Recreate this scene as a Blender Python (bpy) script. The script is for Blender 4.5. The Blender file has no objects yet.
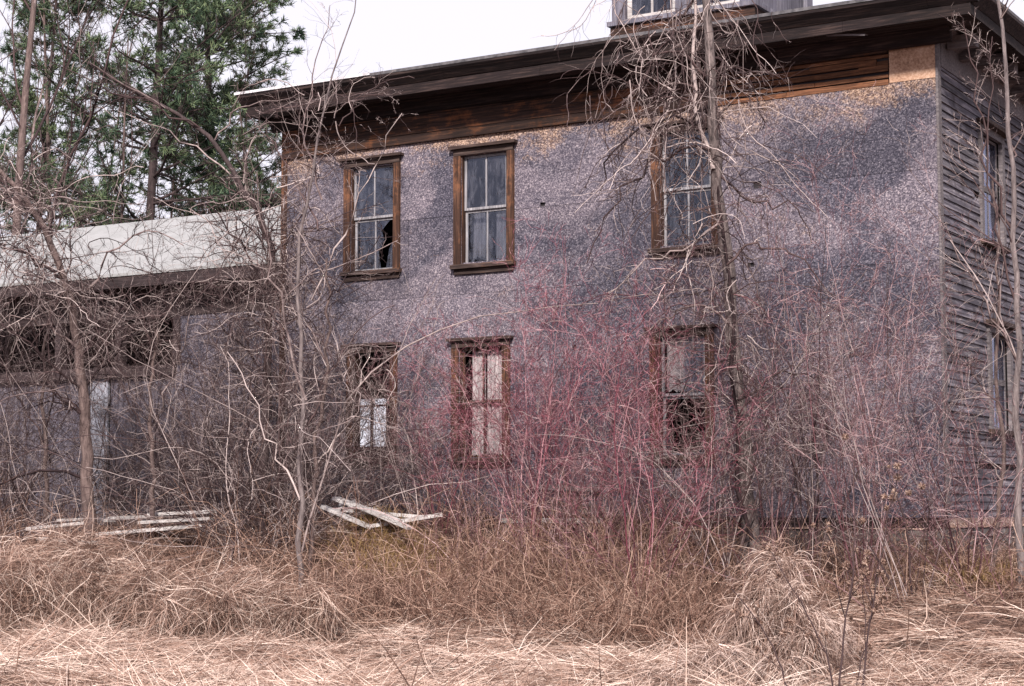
import bpy, math, random
import numpy as np
from mathutils import Vector, Matrix
random.seed(7)
rng = np.random.default_rng(11)
DEBUG = False
scene = bpy.context.scene
COL = scene.collection

# ------------------------------------------------------------------ camera
FPX = 1800.0; EYE = 1.6
PITCH = math.atan(165 / FPX)
cd = bpy.data.cameras.new('camera'); cam = bpy.data.objects.new('camera', cd); COL.objects.link(cam)
cd.sensor_width = 36; cd.lens = FPX / 1024 * 36; cd.clip_end = 3000
cam.location = (0, 0, EYE); cam.rotation_euler = (math.pi / 2 + PITCH, 0, 0)
scene.camera = cam

def ray(x, y):
    c = ((x - 512) / FPX, (343 - y) / FPX, -1.0)
    a = math.pi / 2 + PITCH; ca, sa = math.cos(a), math.sin(a)
    return np.array([c[0], c[1] * ca - c[2] * sa, c[1] * sa + c[2] * ca])
def W(px, py, Y):
    r = ray(px, py); r = r * (Y / r[1]); return np.array([r[0], r[1], r[2] + EYE])
ANG = -math.atan2(1800, 3002)
UX = np.array([math.cos(ANG), math.sin(ANG)]); UY = np.array([-math.sin(ANG), math.cos(ANG)])
ORG = np.array([5.6124, 23.409])          # right front corner of the house, seen from above
def facade_Y(px, t=0.0, py=500):
    """depth Y at which a column of view crosses the plane t metres in front of the facade"""
    r = ray(px, py); q = ORG - UY * t
    return float((q @ UY) / (r[:2] @ UY) * r[1])
def loc2w(x, y, z=0.0):
    p = ORG + UX * x + UY * y; return np.array([p[0], p[1], z])
def w2loc(X, Y):
    dx = X - ORG[0]; dy = Y - ORG[1]
    return dx * UX[0] + dy * UX[1], dx * UY[0] + dy * UY[1]
def house_hit(px, py, off):
    """house coordinates (x, z) where a line of sight meets the plane y=off behind the facade"""
    r = ray(px, py); q = ORG + UY * off
    t = (q @ UY) / (r[:2] @ UY); w = r * t
    return w2loc(w[0], w[1])[0], EYE + w[2]

def sstep(a, b, x):
    u = np.clip((x - a) / (b - a), 0, 1); return u * u * (3 - 2 * u)
MOUNDS = []
for (mpx, mt, sx, am) in ((380, 2.5, 1.15, .72), (118, 2.5, 1.9, .56), (60, 4.4, 2.0, .16)):
    my = facade_Y(mpx, mt); MOUNDS.append(((mpx - 512) / FPX * my, my, sx, 1.1, am))
def ground_z(X, Y):
    X = np.asarray(X, float); Y = np.asarray(Y, float)
    lx, ly = w2loc(X, Y); t = -ly
    z = 0.86 * (1 - sstep(0.6, 6.6, t)) 
    z = z + 0.12 * sstep(2.0, 7.0, -X) * sstep(17, 22, Y)
    near = 1 - sstep(28, 50, Y)
    z = z + near * (0.03 * np.sin(5.3 * X + 2.2 * np.sin(3.1 * Y)) * np.sin(4.1 * Y + X) + 0.045 * np.sin(X * 1.3 + 0.7 * Y) + 0.04 * np.sin(0.9 * Y - 0.6 * X + 1) + 0.025 * np.sin(2.9 * X + 1.1 * Y) + 0.02 * np.sin(3.7 * Y - 1.3 * X))
    for (mx, my, sx, sy, am) in MOUNDS: z = z + am * np.exp(-((X - mx) / sx) ** 2 - ((Y - my) / sy) ** 2)
    z = z - 0.06 * (1 - sstep(10, 17, Y))
    return z

# ------------------------------------------------------------------ object helpers
def link(o, parent=None):
    COL.objects.link(o)
    if parent is not None: o.parent = parent
    return o
def tag(o, label=None, cat=None, group=None, kind=None):
    if label: o['label'] = label
    if cat: o['category'] = cat
    if group: o['group'] = group
    if kind: o['kind'] = kind
    return o
def empty(name, loc=(0, 0, 0), rz=0.0, parent=None):
    o = bpy.data.objects.new(name, None); o.location = loc; o.rotation_euler = (0, 0, rz); o.empty_display_size = .2
    return link(o, parent)
def mesh_np(name, V, F, mat, parent=None, tint=None, smooth=False, off=None):
    """V (n,3); F (m,k) same-size faces"""
    me = bpy.data.meshes.new(name)
    V = np.asarray(V, np.float32); F = np.asarray(F, np.int32)
    if off is not None: V = V - np.asarray(off, np.float32)
    k = F.shape[1]
    me.vertices.add(len(V)); me.vertices.foreach_set('co', V.ravel())
    me.loops.add(F.size); me.loops.foreach_set('vertex_index', F.ravel())
    me.polygons.add(len(F)); me.polygons.foreach_set('loop_start', np.arange(0, F.size, k, dtype=np.int32))
    if smooth: me.polygons.foreach_set('use_smooth', np.ones(len(F), bool))
    if tint is not None:
        a = me.attributes.new('tint', 'FLOAT', 'POINT'); a.data.foreach_set('value', np.asarray(tint, np.float32))
    me.update(calc_edges=True)
    me.materials.append(mat)
    return link(bpy.data.objects.new(name, me), parent)

class MB:
    def __init__(s): s.v = []; s.f = []; s.t = []
    def add(s, vs, fs, tint=None):
        b = len(s.v); s.v += [tuple(v) for v in vs]; s.f += [tuple(i + b for i in f) for f in fs]
        tv = random.random() if tint is None else tint
        s.t += [tv] * len(vs); return s
    def box(s, x0, x1, y0, y1, z0, z1, tint=None, jit=0.0, M=None):
        if x1 - x0 < 1e-4 or y1 - y0 < 1e-4 or z1 - z0 < 1e-4: return s
        vs = [(x, y, z) for x in (x0, x1) for y in (y0, y1) for z in (z0, z1)]
        if jit: vs = [tuple(c + random.uniform(-jit, jit) for c in v) for v in vs]
        if M is not None: vs = [tuple(M @ Vector(v)) for v in vs]
        return s.add(vs, [(0, 1, 3, 2), (4, 6, 7, 5), (0, 4, 5, 1), (2, 3, 7, 6), (0, 2, 6, 4), (1, 5, 7, 3)], tint)
    def prism_x(s, prof, x0, x1, tint=None):
        """profile points (y,z), counter clockwise seen from +x, extruded along x"""
        n = len(prof)
        vs = [(x0, y, z) for y, z in prof] + [(x1, y, z) for y, z in prof]
        fs = [tuple(range(n))[::-1], tuple(range(n, 2 * n))] + [(i, (i + 1) % n, n + (i + 1) % n, n + i) for i in range(n)]
        return s.add(vs, fs, tint)
    def build(s, name, mat, parent=None, bevel=0.0):
        me = bpy.data.meshes.new(name); me.from_pydata(s.v, [], s.f)
        a = me.attributes.new('tint', 'FLOAT', 'POINT'); a.data.foreach_set('value', s.t)
        me.materials.append(mat); me.update()
        import bmesh
        bm = bmesh.new(); bm.from_mesh(me); bmesh.ops.recalc_face_normals(bm, faces=bm.faces); bm.to_mesh(me); bm.free()
        o = link(bpy.data.objects.new(name, me), parent)
        if bevel:
            m = o.modifiers.new('bevel', 'BEVEL'); m.width = bevel; m.segments = 1; m.limit_method = 'ANGLE'
        return o

# ------------------------------------------------------------------ materials
class NT:
    def __init__(s, name):
        s.m = bpy.data.materials.new(name); s.m.use_nodes = True; s.t = s.m.node_tree; s.n = s.t.nodes; s.l = s.t.links
        s.p = s.n['Principled BSDF']; s.out = s.n['Material Output']
        s.p.inputs['Specular IOR Level'].default_value = 0.25
    def new(s, ty, **kw):
        n = s.n.new(ty)
        for k, v in kw.items():
            if hasattr(n, k): setattr(n, k, v)
        return n
    def coords(s, scale=(1, 1, 1), rot=(0, 0, 0), src='Object'):
        tc = s.n.new('ShaderNodeTexCoord'); mp = s.n.new('ShaderNodeMapping')
        mp.inputs['Scale'].default_value = scale; mp.inputs['Rotation'].default_value = rot
        s.l.new(tc.outputs[src], mp.inputs['Vector']); return mp.outputs[0]
    def noise(s, vec, scale, detail=4, rough=.55, dist=0.0):
        n = s.n.new('ShaderNodeTexNoise'); n.inputs['Scale'].default_value = scale; n.inputs['Detail'].default_value = detail
        n.inputs['Roughness'].default_value = rough; n.inputs['Distortion'].default_value = dist
        s.l.new(vec, n.inputs['Vector']); return n.outputs['Fac']
    def ramp(s, fac, stops):
        r = s.n.new('ShaderNodeValToRGB'); e = r.color_ramp.elements
        while len(e) < len(stops): e.new(.5)
        for i, (p, c) in enumerate(stops):
            e[i].position = p; e[i].color = (c, c, c, 1) if not hasattr(c, '__len__') else (*c, 1)
        s.l.new(fac, r.inputs[0]); return r.outputs[0]
    def mix(s, fac, a, b, mode='MIX'):
        m = s.n.new('ShaderNodeMix'); m.data_type = 'RGBA'; m.blend_type = mode
        for sock, v in ((m.inputs[0], fac), (m.inputs[6], a), (m.inputs[7], b)):
            if isinstance(v, bpy.types.NodeSocket): s.l.new(v, sock)
            else: sock.default_value = v if not hasattr(v, '__len__') else (*v, 1)
        return m.outputs[2]
    def math(s, op, a, b=0.0, clamp=False):
        m = s.n.new('ShaderNodeMath'); m.operation = op; m.use_clamp = clamp
        for i, v in enumerate((a, b)):
            if isinstance(v, bpy.types.NodeSocket): s.l.new(v, m.inputs[i])
            else: m.inputs[i].default_value = v
        return m.outputs[0]
    def attr(s, name='tint'):
        a = s.n.new('ShaderNodeAttribute'); a.attribute_name = name; return a.outputs['Fac']
    def bump(s, h, strength=.3, dist=.01):
        b = s.n.new('ShaderNodeBump'); b.inputs['Strength'].default_value = strength; b.inputs['Distance'].default_value = dist
        s.l.new(h, b.inputs['Height']); s.l.new(b.outputs[0], s.p.inputs['Normal'])
    def color(s, c, rough=.85):
        if isinstance(c, bpy.types.NodeSocket): s.l.new(c, s.p.inputs['Base Color'])
        else: s.p.inputs['Base Color'].default_value = (*c, 1)
        s.p.inputs['Roughness'].default_value = rough; return s.m

def wood(name, dark, mid, light, along='x', patch=None, patch_amt=.5, rough=.85, scale=1.0):
    k = NT(name)
    sc = {'x': (1.2, 22, 22), 'z': (22, 22, 1.2), 'y': (22, 1.2, 22)}[along]
    v = k.coords(tuple(c * scale for c in sc)); g = k.noise(v, 1.6, 6, .65, .4)
    big = k.noise(k.coords(), 1.7, 5, .6)
    t = k.attr()
    c = k.ramp(g, [(.25, dark), (.5, mid), (.78, light)])
    if patch is not None:
        pm = k.ramp(k.math('ADD', k.math('MULTIPLY', k.noise(k.coords(), 2.6, 5, .7), .7), k.math('MULTIPLY', g, .3)), [(.60 - patch_amt * .16, 0.0), (.72 - patch_amt * .16, .85)])
        c = k.mix(pm, c, k.mix(g, tuple(x * .35 for x in patch), tuple(x * 1.2 for x in patch)))
    c = k.mix(k.ramp(big, [(.3, .55), (.7, 1.0)]), (0, 0, 0), c, 'MIX')
    tt = k.ramp(t, [(0, .65), (1, 1.25)])
    c = k.mix(1.0, c, tt, 'MULTIPLY')
    k.bump(g, .6, .012)
    return k.color(c, rough)

def twig_mat(name, dark, mid, light):
    k = NT(name); t = k.attr()
    n = k.noise(k.coords(), 9, 3)
    f = k.math('ADD', t, k.math('MULTIPLY', k.math('SUBTRACT', n, .5), .5), True)
    return k.color(k.ramp(f, [(0, dark), (.5, mid), (1, light)]), .8)

M = {}
M['twig'] = twig_mat('grey_brown_twig', (.022, .012, .014), (.105, .066, .066), (.62, .51, .49))
M['red'] = twig_mat('red_twig', (.050, .013, .020), (.27, .075, .105), (.66, .38, .41))
M['rose'] = twig_mat('rosy_grey_twig', (.035, .014, .018), (.19, .085, .098), (.66, .46, .46))
M['brown'] = twig_mat('brown_stalk', (.032, .014, .012), (.21, .112, .082), (.66, .45, .36))
M['straw'] = twig_mat('dead_straw', (.050, .024, .019), (.33, .205, .16), (.88, .71, .62))
M['fluff'] = twig_mat('pale_grass', (.06, .030, .025), (.34, .225, .185), (.80, .64, .57))
def bark_mat(name, dark, light):
    k = NT(name)
    g = k.noise(k.coords((14, 14, 3)), 1.8, 6, .65, .5); b = k.noise(k.coords(), 2.2, 4)
    c = k.mix(k.ramp(b, [(.3, .6), (.7, 1.0)]), (.02, .015, .015), k.ramp(g, [(.3, dark), (.7, light)]))
    k.bump(g, .9, .03); return k.color(c, .9)
M['bark'] = bark_mat('brown_bark', (.07, .045, .045), (.27, .195, .18))
M['bark_light'] = bark_mat('grey_bark', (.10, .075, .078), (.34, .28, .275))
M['bark_vine'] = bark_mat('furrowed_grey_bark', (.035, .028, .03), (.34, .27, .26))
M['bark_dark'] = bark_mat('dark_bark', (.035, .025, .027), (.12, .085, .085))
k = NT('needles')
M['needles'] = k.color(k.ramp(k.math('ADD', k.math('MULTIPLY', k.attr(), .7), k.math('MULTIPLY', k.noise(k.coords(), .9, 3), .35)), [(.1, (.018, .042, .034)), (.45, (.060, .100, .058)), (.85, (.22, .27, .14))]), .6)

# insulation / strand board skin of the house
k = NT('strand_board')
flake = k.new('ShaderNodeTexVoronoi'); flake.inputs['Scale'].default_value = 1.0
wob = k.noise(k.coords(), 14, 2)
vv = k.coords((62, 62, 70), (0, .5, 0)); va = k.n.new('ShaderNodeVectorMath'); va.operation = 'ADD'
sc_ = k.n.new('ShaderNodeVectorMath'); sc_.operation = 'SCALE'; sc_.inputs[3].default_value = .9
k.l.new(wob, sc_.inputs[0]); k.l.new(vv, va.inputs[0]); k.l.new(sc_.outputs[0], va.inputs[1]); k.l.new(va.outputs[0], flake.inputs['Vector'])
sep = k.n.new('ShaderNodeSeparateColor'); k.l.new(flake.outputs['Color'], sep.inputs[0])
fl = sep.outputs[0]
fine = k.noise(k.coords(), 42, 3, .7)
mix1 = k.math('ADD', k.math('MULTIPLY', fl, .5), k.math('MULTIPLY', fine, .55))
dark_c = k.ramp(mix1, [(.20, (.018, .017, .027)), (.5, (.052, .048, .070)), (.72, (.118, .108, .138)), (.90, (.34, .305, .345))])
pale_c = k.ramp(mix1, [(.20, (.046, .038, .052)), (.5, (.128, .109, .138)), (.72, (.25, .213, .245)), (.90, (.56, .48, .49))])
tan = k.ramp(mix1, [(.24, (.06, .036, .03)), (.5, (.20, .125, .095)), (.8, (.60, .42, .32))])
sepx = k.n.new('ShaderNodeSeparateXYZ'); tcx = k.n.new('ShaderNodeTexCoord'); k.l.new(tcx.outputs['Object'], sepx.inputs[0])
grain = k.math('SUBTRACT', k.noise(k.coords(), 30, 2, .8), .5)
wear = k.noise(k.coords((.8, .8, 1.0)), .62, 7, .66, .7)
c = k.mix(k.math('ADD', k.ramp(wear, [(.44, 0.0), (.56, 1.0)]), k.math('MULTIPLY', grain, .9), True), dark_c, pale_c)
# the boards keep their bare tan strands where the eaves kept them dry, and at scuffed spots lower down
hgt = k.ramp(k.math('DIVIDE', sepx.outputs[2], 8.0), [(.82, .0), (.905, .32)])
spot = k.noise(k.coords((1, 1, 1.4)), 1.25, 6, .68, .5)
c = k.mix(k.math('ADD', k.math('MULTIPLY', k.math('SUBTRACT', k.math('ADD', spot, hgt), .66), 4.5), k.math('MULTIPLY', grain, 2.2), True), c, tan)
c = k.mix(1.0, c, k.ramp(k.attr(), [(0, .86), (1, 1.14)]), 'MULTIPLY')
k.bump(mix1, .35, .01)
M['osb'] = k.color(c, .85)
M['osb_new'] = (lambda k: (k.color(k.ramp(k.math('ADD', k.math('MULTIPLY', k.noise(k.coords(), 30, 3, .7), .8), k.math('MULTIPLY', k.noise(k.coords(), 5, 3), .3)), [(.3, (.17, .09, .06)), (.55, (.42, .25, .17)), (.8, (.62, .44, .34))]), .8)))(NT('fresh_strand_board'))

M['cornice'] = wood('cornice_wood', (.008, .0055, .007), (.024, .015, .016), (.105, .066, .057), 'x')
M['cornice_brown'] = wood('frieze_wood', (.014, .008, .008), (.045, .024, .02), (.15, .072, .043), 'x', (.26, .095, .042), .55)
M['lath'] = wood('lath_wood', (.035, .015, .010), (.15, .065, .035), (.42, .20, .11), 'x', (.34, .14, .07), .5)
M['soffit'] = wood('soffit_wood', (.018, .012, .012), (.05, .034, .034), (.12, .085, .075), 'x')
M['casing'] = wood('casing_wood', (.014, .008, .007), (.062, .030, .021), (.23, .115, .07), 'z', (.34, .145, .075), .45)
M['casing_h'] = wood('casing_wood_level', (.018, .012, .012), (.06, .038, .034), (.22, .16, .145), 'x', (.26, .12, .06), .2)
M['sash'] = wood('sash_paint', (.12, .11, .125), (.32, .305, .33), (.60, .575, .60), 'z', (.12, .08, .07), .15)
M['grey_wood'] = wood('weathered_grey_wood', (.07, .06, .068), (.19, .165, .175), (.42, .37, .37), 'x', (.12, .07, .055), .15)
M['clap'] = wood('clapboard', (.022, .019, .028), (.13, .115, .14), (.52, .47, .50), 'y', (.06, .045, .05), .5, scale=.7)
M['white_board'] = wood('bleached_board', (.34, .29, .28), (.68, .63, .62), (.88, .85, .85), 'x', (.26, .17, .13), .12)
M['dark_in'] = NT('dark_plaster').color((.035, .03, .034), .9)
M['wing_dark'] = wood('wing_dark_wood', (.02, .014, .016), (.06, .042, .045), (.15, .11, .11), 'x')
M['door_paint'] = wood('door_paint', (.10, .10, .125), (.30, .30, .35), (.50, .50, .55), 'z', (.08, .06, .06), .35)
M['shaded_wing_board'] = wood('shaded_wing_board', (.03, .026, .034), (.11, .098, .125), (.25, .225, .26), 'z', (.09, .06, .05), .2)  # board colour darkened, with the shade on the lower wing wall put into it
M['stone'] = (lambda k: (k.bump(k.noise(k.coords(), 6, 5), .8, .05), k.color(k.ramp(k.noise(k.coords(), 5, 5, .6), [(.3, (.05, .042, .045)), (.6, (.17, .145, .14)), (.8, (.33, .29, .28))]), .9))[1])(NT('foundation_stone'))
k = NT('wing_roof_metal')
r1 = k.noise(k.coords(), 2.2, 6, .65); r2 = k.noise(k.coords(), 35, 2)
c = k.ramp(r1, [(.3, (.26, .26, .26)), (.7, (.34, .335, .34))])
c = k.mix(k.ramp(r2, [(.66, 0.0), (.72, .6)]), c, (.22, .20, .20)); M['wing_roof'] = k.color(c, .6)
M['shingle'] = (lambda k: k.color(k.ramp(k.noise(k.coords(), 12, 5), [(.3, (.05, .048, .055)), (.7, (.16, .15, .16))]), .9))(NT('dark_shingle'))
M['tin'] = (lambda k: k.color(k.ramp(k.noise(k.coords(), 5, 4), [(.3, (.45, .43, .46)), (.6, (.75, .74, .78))]), .5))(NT('tin_flashing'))
M['cupola'] = wood('cupola_paint', (.06, .055, .075), (.17, .16, .20), (.36, .34, .39), 'z', (.12, .07, .06), .3)
M['curtain'] = (lambda k: k.color(k.ramp(k.noise(k.coords((18, 18, .6)), 1, 4), [(.3, (.20, .175, .185)), (.7, (.50, .44, .45))]), .9))(NT('curtain_cloth'))
# dusty window glass
k = NT('window_glass')
k.n.remove(k.p)
gl = k.new('ShaderNodeBsdfGlossy'); gl.inputs['Roughness'].default_value = .03; gl.inputs['Color'].default_value = (.80, .82, 1, 1)
tr = k.new('ShaderNodeBsdfTransparent'); tr.inputs['Color'].default_value = (.82, .85, .88, 1)
df = k.new('ShaderNodeBsdfDiffuse'); df.inputs['Color'].default_value = (.20, .20, .24, 1)
fr = k.new('ShaderNodeFresnel'); fr.inputs[0].default_value = 1.5
m1_ = k.new('ShaderNodeMixShader'); m2_ = k.new('ShaderNodeMixShader')
dn = k.ramp(k.noise(k.coords((9, 9, 2.5)), 1.3, 5, .7, .6), [(.45, .01), (.8, .40)])
k.l.new(dn, m1_.inputs[0]); k.l.new(tr.outputs[0], m1_.inputs[1]); k.l.new(df.outputs[0], m1_.inputs[2])
k.l.new(k.math('MULTIPLY', fr.outputs[0], .9, True), m2_.inputs[0]); k.l.new(m1_.outputs[0], m2_.inputs[1]); k.l.new(gl.outputs[0], m2_.inputs[2])
gn = k.new('ShaderNodeBump'); gn.inputs['Strength'].default_value = .12; gn.inputs['Distance'].default_value = .02
k.l.new(k.noise(k.coords((3, 3, 1.5)), 2.5, 2), gn.inputs['Height']); k.l.new(gn.outputs[0], gl.inputs['Normal'])
k.l.new(m2_.outputs[0], k.out.inputs[0]); M['glass'] = k.m
k = NT('litter_ground')
g1 = k.noise(k.coords((6, 30, 6), (0, 0, .2)), 1.5, 6, .7, 1.0); g2 = k.noise(k.coords(), .6, 5)
c = k.ramp(g1, [(.3, (.06, .033, .028)), (.55, (.17, .105, .085)), (.75, (.38, .27, .22))])
c = k.mix(k.ramp(g2, [(.45, 0.0), (.7, .6)]), c, (.10, .065, .045)); k.bump(g1, 1.0, .05); M['ground'] = k.color(c, .95)
k = NT('moss'); M['moss'] = k.color(k.ramp(k.attr(), [(0, (.13, .07, .03)), (1, (.36, .24, .11))]), .9)
M['burr'] = twig_mat('dry_seed_head', (.07, .035, .03), (.22, .13, .10), (.50, .37, .31))

# ------------------------------------------------------------------ twig growing
def norm(v): return v / np.maximum(np.linalg.norm(v, axis=-1, keepdims=True), 1e-9)
def grow(P, D, L, R, n, wander=.2, up=0.0, taper=.3):
    N = len(P); pts = np.empty((N, n, 3)); pts[:, 0] = P; d = norm(D); step = (np.asarray(L) / (n - 1))[:, None]
    bias = rng.normal(0, wander * .5, (N, 3))
    for i in range(1, n):
        d = norm(d + rng.normal(0, wander, (N, 3)) + bias + np.array([0, 0, up]))
        pts[:, i] = pts[:, i - 1] + d * step
    rad = np.asarray(R)[:, None] * np.linspace(1, taper, n)[None]
    return pts, rad
def spawn(pts, rad, k, t0, t1, ang, lenf, radf, rmin=.0022, flat=None):
    N, n, _ = pts.shape
    t = rng.uniform(t0, t1, (N, k)); x = t * (n - 1); i = np.minimum(x.astype(int), n - 2); fr = (x - i)[..., None]
    a = np.take_along_axis(pts, i[..., None].repeat(3, -1), 1); b = np.take_along_axis(pts, (i + 1)[..., None].repeat(3, -1), 1)
    P = (a * (1 - fr) + b * fr).reshape(-1, 3); T = norm((b - a).reshape(-1, 3))
    r = np.take_along_axis(rad, i, 1).reshape(-1)
    L0 = np.linalg.norm(np.diff(pts, axis=1), axis=2).sum(1)
    q = rng.normal(0, 1, P.shape)
    if flat is not None: q[:, 2] *= flat
    perp = norm(q - T * (q * T).sum(1, keepdims=True))
    A = rng.normal(ang, .22, len(P))[:, None]
    D = np.cos(A) * T + np.sin(A) * perp
    L = np.repeat(L0, k) * lenf * rng.uniform(.5, 1.25, len(P)) * (1.15 - .6 * t.reshape(-1))
    R = np.maximum(r * radf * rng.uniform(.7, 1.1, len(P)), rmin)
    return P, D, L, R
class Tubes:
    def __init__(s): s.v = []; s.f = []; s.t = []; s.n = 0
    def add(s, pts, rad, tint=None, sides=3, tlo=0.0, thi=1.0):
        N, n, _ = pts.shape
        T = np.gradient(pts, axis=1); T = norm(T)
        ref = np.where(np.abs(T[..., 2:3]) > .9, np.array([1., 0, 0]), np.array([0, 0, 1.]))
        u = norm(np.cross(T, ref)); w = np.cross(T, u)
        a = np.arange(sides) * 2 * math.pi / sides
        V = pts[:, :, None] + rad[:, :, None, None] * (u[:, :, None] * np.cos(a)[None, None, :, None] + w[:, :, None] * np.sin(a)[None, None, :, None])
        if tint is None: tint = np.clip(rng.beta(.75, 1.05, N), 0, 1) * (thi - tlo) + tlo
        i = np.arange(n - 1)[:, None]; j = np.arange(sides)[None]
        q = np.stack([i * sides + j, i * sides + (j + 1) % sides, (i + 1) * sides + (j + 1) % sides, (i + 1) * sides + j], -1).reshape(-1, 4)
        F = (q[None] + (np.arange(N) * n * sides)[:, None, None]).reshape(-1, 4) + s.n
        s.v.append(V.reshape(-1, 3)); s.f.append(F); s.t.append(np.repeat(tint, n * sides)); s.n += N * n * sides
        return s
    def build(s, name, mat, parent=None, off=None, smooth=True):
        return mesh_np(name, np.concatenate(s.v), np.concatenate(s.f), mat, parent, np.concatenate(s.t), smooth, off)
def blades(name, P, D, L, Wd, mat, n=4, wander=.15, up=0.0, tint=None, parent=None, off=None, vertical=False):
    """ribbons: grass blades, needles"""
    pts, rad = grow(P, D, L, Wd, n, wander, up, .25)
    N = len(P); T = norm(np.gradient(pts, axis=1))
    rv = norm(rng.normal(0, 1, (N, 3)))[:, None]
    s = norm(np.cross(T, rv))
    V = np.stack([pts - s * rad[..., None], pts + s * rad[..., None]], 2)
    i = np.arange(n - 1)
    q = np.stack([i * 2, i * 2 + 1, i * 2 + 3, i * 2 + 2], -1)
    F = (q[None] + (np.arange(N) * n * 2)[:, None, None]).reshape(-1, 4)
    if tint is None: tint = rng.uniform(0, 1, N)
    return mesh_np(name, V.reshape(-1, 3), F, mat, parent, np.repeat(tint, n * 2), False, off)

def polyline(pix, Y, n=14, wob=.03):
    """a limb drawn through pixels at depth Y (or one depth per pixel), resampled smooth"""
    Ys = Y if hasattr(Y, '__len__') else [Y] * len(pix)
    p = np.array([W(x, y, yy) for (x, y), yy in zip(pix, Ys)])
    s = np.concatenate([[0], np.cumsum(np.linalg.norm(np.diff(p, axis=0), axis=1))]); t = np.linspace(0, s[-1], n)
    q = np.stack([np.interp(t, s, p[:, k]) for k in range(3)], 1)
    q[1:-1] = (q[:-2] + 2 * q[1:-1] + q[2:]) / 4
    d = rng.normal(0, wob, q.shape); d[0] = 0; q += d
    return q[None]
def radii(r0, r1, n): return np.linspace(r0, r1, n)[None]

def ramify(tb, pts, rad, spec, tlo=0.0, thi=1.0, sides=3):
    """spec: list of levels (k, t0, t1, angle, lenf, radf, n, wander, up)"""
    for (k, t0, t1, ang, lf, rf, n, wa, up) in spec:
        P, D, L, R = spawn(pts, rad, k, t0, t1, ang, lf, rf)
        pts, rad = grow(P, D, L, R, n, wa, up, .4)
        tb.add(pts, rad, None, sides, tlo, thi)
    return pts, rad

def shrub(name, label, cat, px, t, H, stems, spread, mat, lean=0.0, group=None, tlo=0., thi=1., r=.0085, dens=1.0, up=.05, base_py=None, wander=.10):
    Y = facade_Y(px, t); X = (px - 512) / FPX * Y * 1.004
    gz = float(ground_z(X, Y)); base = np.array([X, Y, gz - .04])
    root = empty(name, base); tag(root, label, cat, group)
    N = stems; a = rng.uniform(0, 2 * math.pi, N); rr = rng.uniform(0, .15, N)
    P = base + np.stack([np.cos(a) * rr, np.sin(a) * rr, np.zeros(N)], 1)
    sp = rng.uniform(.1, 1, N) * spread
    D = np.stack([np.cos(a) * sp + lean, np.sin(a) * sp * .8, np.ones(N)], 1)
    L = H * rng.uniform(.55, 1.08, N); R = r * np.clip(rng.lognormal(-.1, .42, N), .4, 2.4)
    pts, rad = grow(P, D, L, R, 10, wander, up, .12)
    s = Tubes(); s.add(pts, rad, None, 5, tlo, thi); s.build('stem', mat, root, base)
    b = Tubes(); P2, D2, L2, R2 = spawn(pts, rad, int(9 * dens), .22, .98, .55, .36, .55)
    p2, r2 = grow(P2, D2, L2, R2, 7, .17, .03, .4); b.add(p2, r2, None, 3, tlo, thi)
    P3, D3, L3, R3 = spawn(p2, r2, 5, .2, 1, .75, .5, .7)
    p3, r3 = grow(P3, D3, L3, R3, 5, .22, .01, .5); b.add(p3, r3, None, 3, tlo, thi)
    P4, D4, L4, R4 = spawn(p3, r3, 3, .2, 1, .6, .55, .8)
    p4, r4 = grow(P4, D4, L4, R4, 4, .25, .0, .6); b.add(p4, r4, None, 3, tlo, thi)
    b.build('crown', mat, root, base)
    return root

# ------------------------------------------------------------------ setting: ground
def build_ground():
    xs = np.concatenate([np.linspace(-900, -40, 14)[:-1], np.linspace(-40, 40, 241), np.linspace(40, 900, 14)[1:]])
    ys = np.concatenate([np.linspace(-300, -5, 8)[:-1], np.linspace(-5, 60, 200), np.linspace(60, 1500, 20)[1:]])
    X, Y = np.meshgrid(xs, ys); Z = ground_z(X, Y)
    V = np.stack([X, Y, Z], -1).reshape(-1, 3); nx = len(xs); ny = len(ys)
    i = (np.arange(ny - 1)[:, None] * nx + np.arange(nx - 1)[None]).reshape(-1)
    o = mesh_np('ground', V, np.stack([i, i + 1, i + nx + 1, i + nx], 1), M['ground'], smooth=True)
    tag(o, kind='structure')
build_ground()

# ------------------------------------------------------------------ the farmhouse
HW, HD = 10.85, 9.0            # width and depth
Z0, ZF, ZS, ZE = 1.47, 7.25, 7.90, 8.22
house = empty('farmhouse', (ORG[0], ORG[1], 0.0), ANG)
tag(house, 'derelict two-storey farmhouse sheathed in grey strand board under a dark wooden cornice', 'house')

def subtract(rects, hole):
    out = []
    hx0, hx1, hz0, hz1 = hole
    for (a, b, c, d) in rects:
        if hx1 <= a or hx0 >= b or hz1 <= c or hz0 >= d: out.append((a, b, c, d)); continue
        if c < hz0: out.append((a, b, c, hz0))
        if hz1 < d: out.append((a, b, hz1, d))
        lo, hi = max(c, hz0), min(d, hz1)
        if a < hx0: out.append((a, hx0, lo, hi))
        if hx1 < b: out.append((hx1, b, lo, hi))
    return out
WU = [(-9.64, -8.56), (-7.56, -6.49), (-4.19, -3.12)]      # outer casing edges
WL = [(-9.56, -8.60), (-7.59, -6.56), (-4.23, -3.24)]
C_ = .13
holes = [(a + C_, b - C_, 5.32, 6.97) for a, b in WU] + [(a + C_, b - C_, 2.36, 4.02) for a, b in WL]
# framing wall behind the boards
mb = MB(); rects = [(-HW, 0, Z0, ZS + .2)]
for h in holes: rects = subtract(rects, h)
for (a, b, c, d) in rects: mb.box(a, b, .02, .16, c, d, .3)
mb.build('front_wall', M['dark_in'], house)
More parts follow.
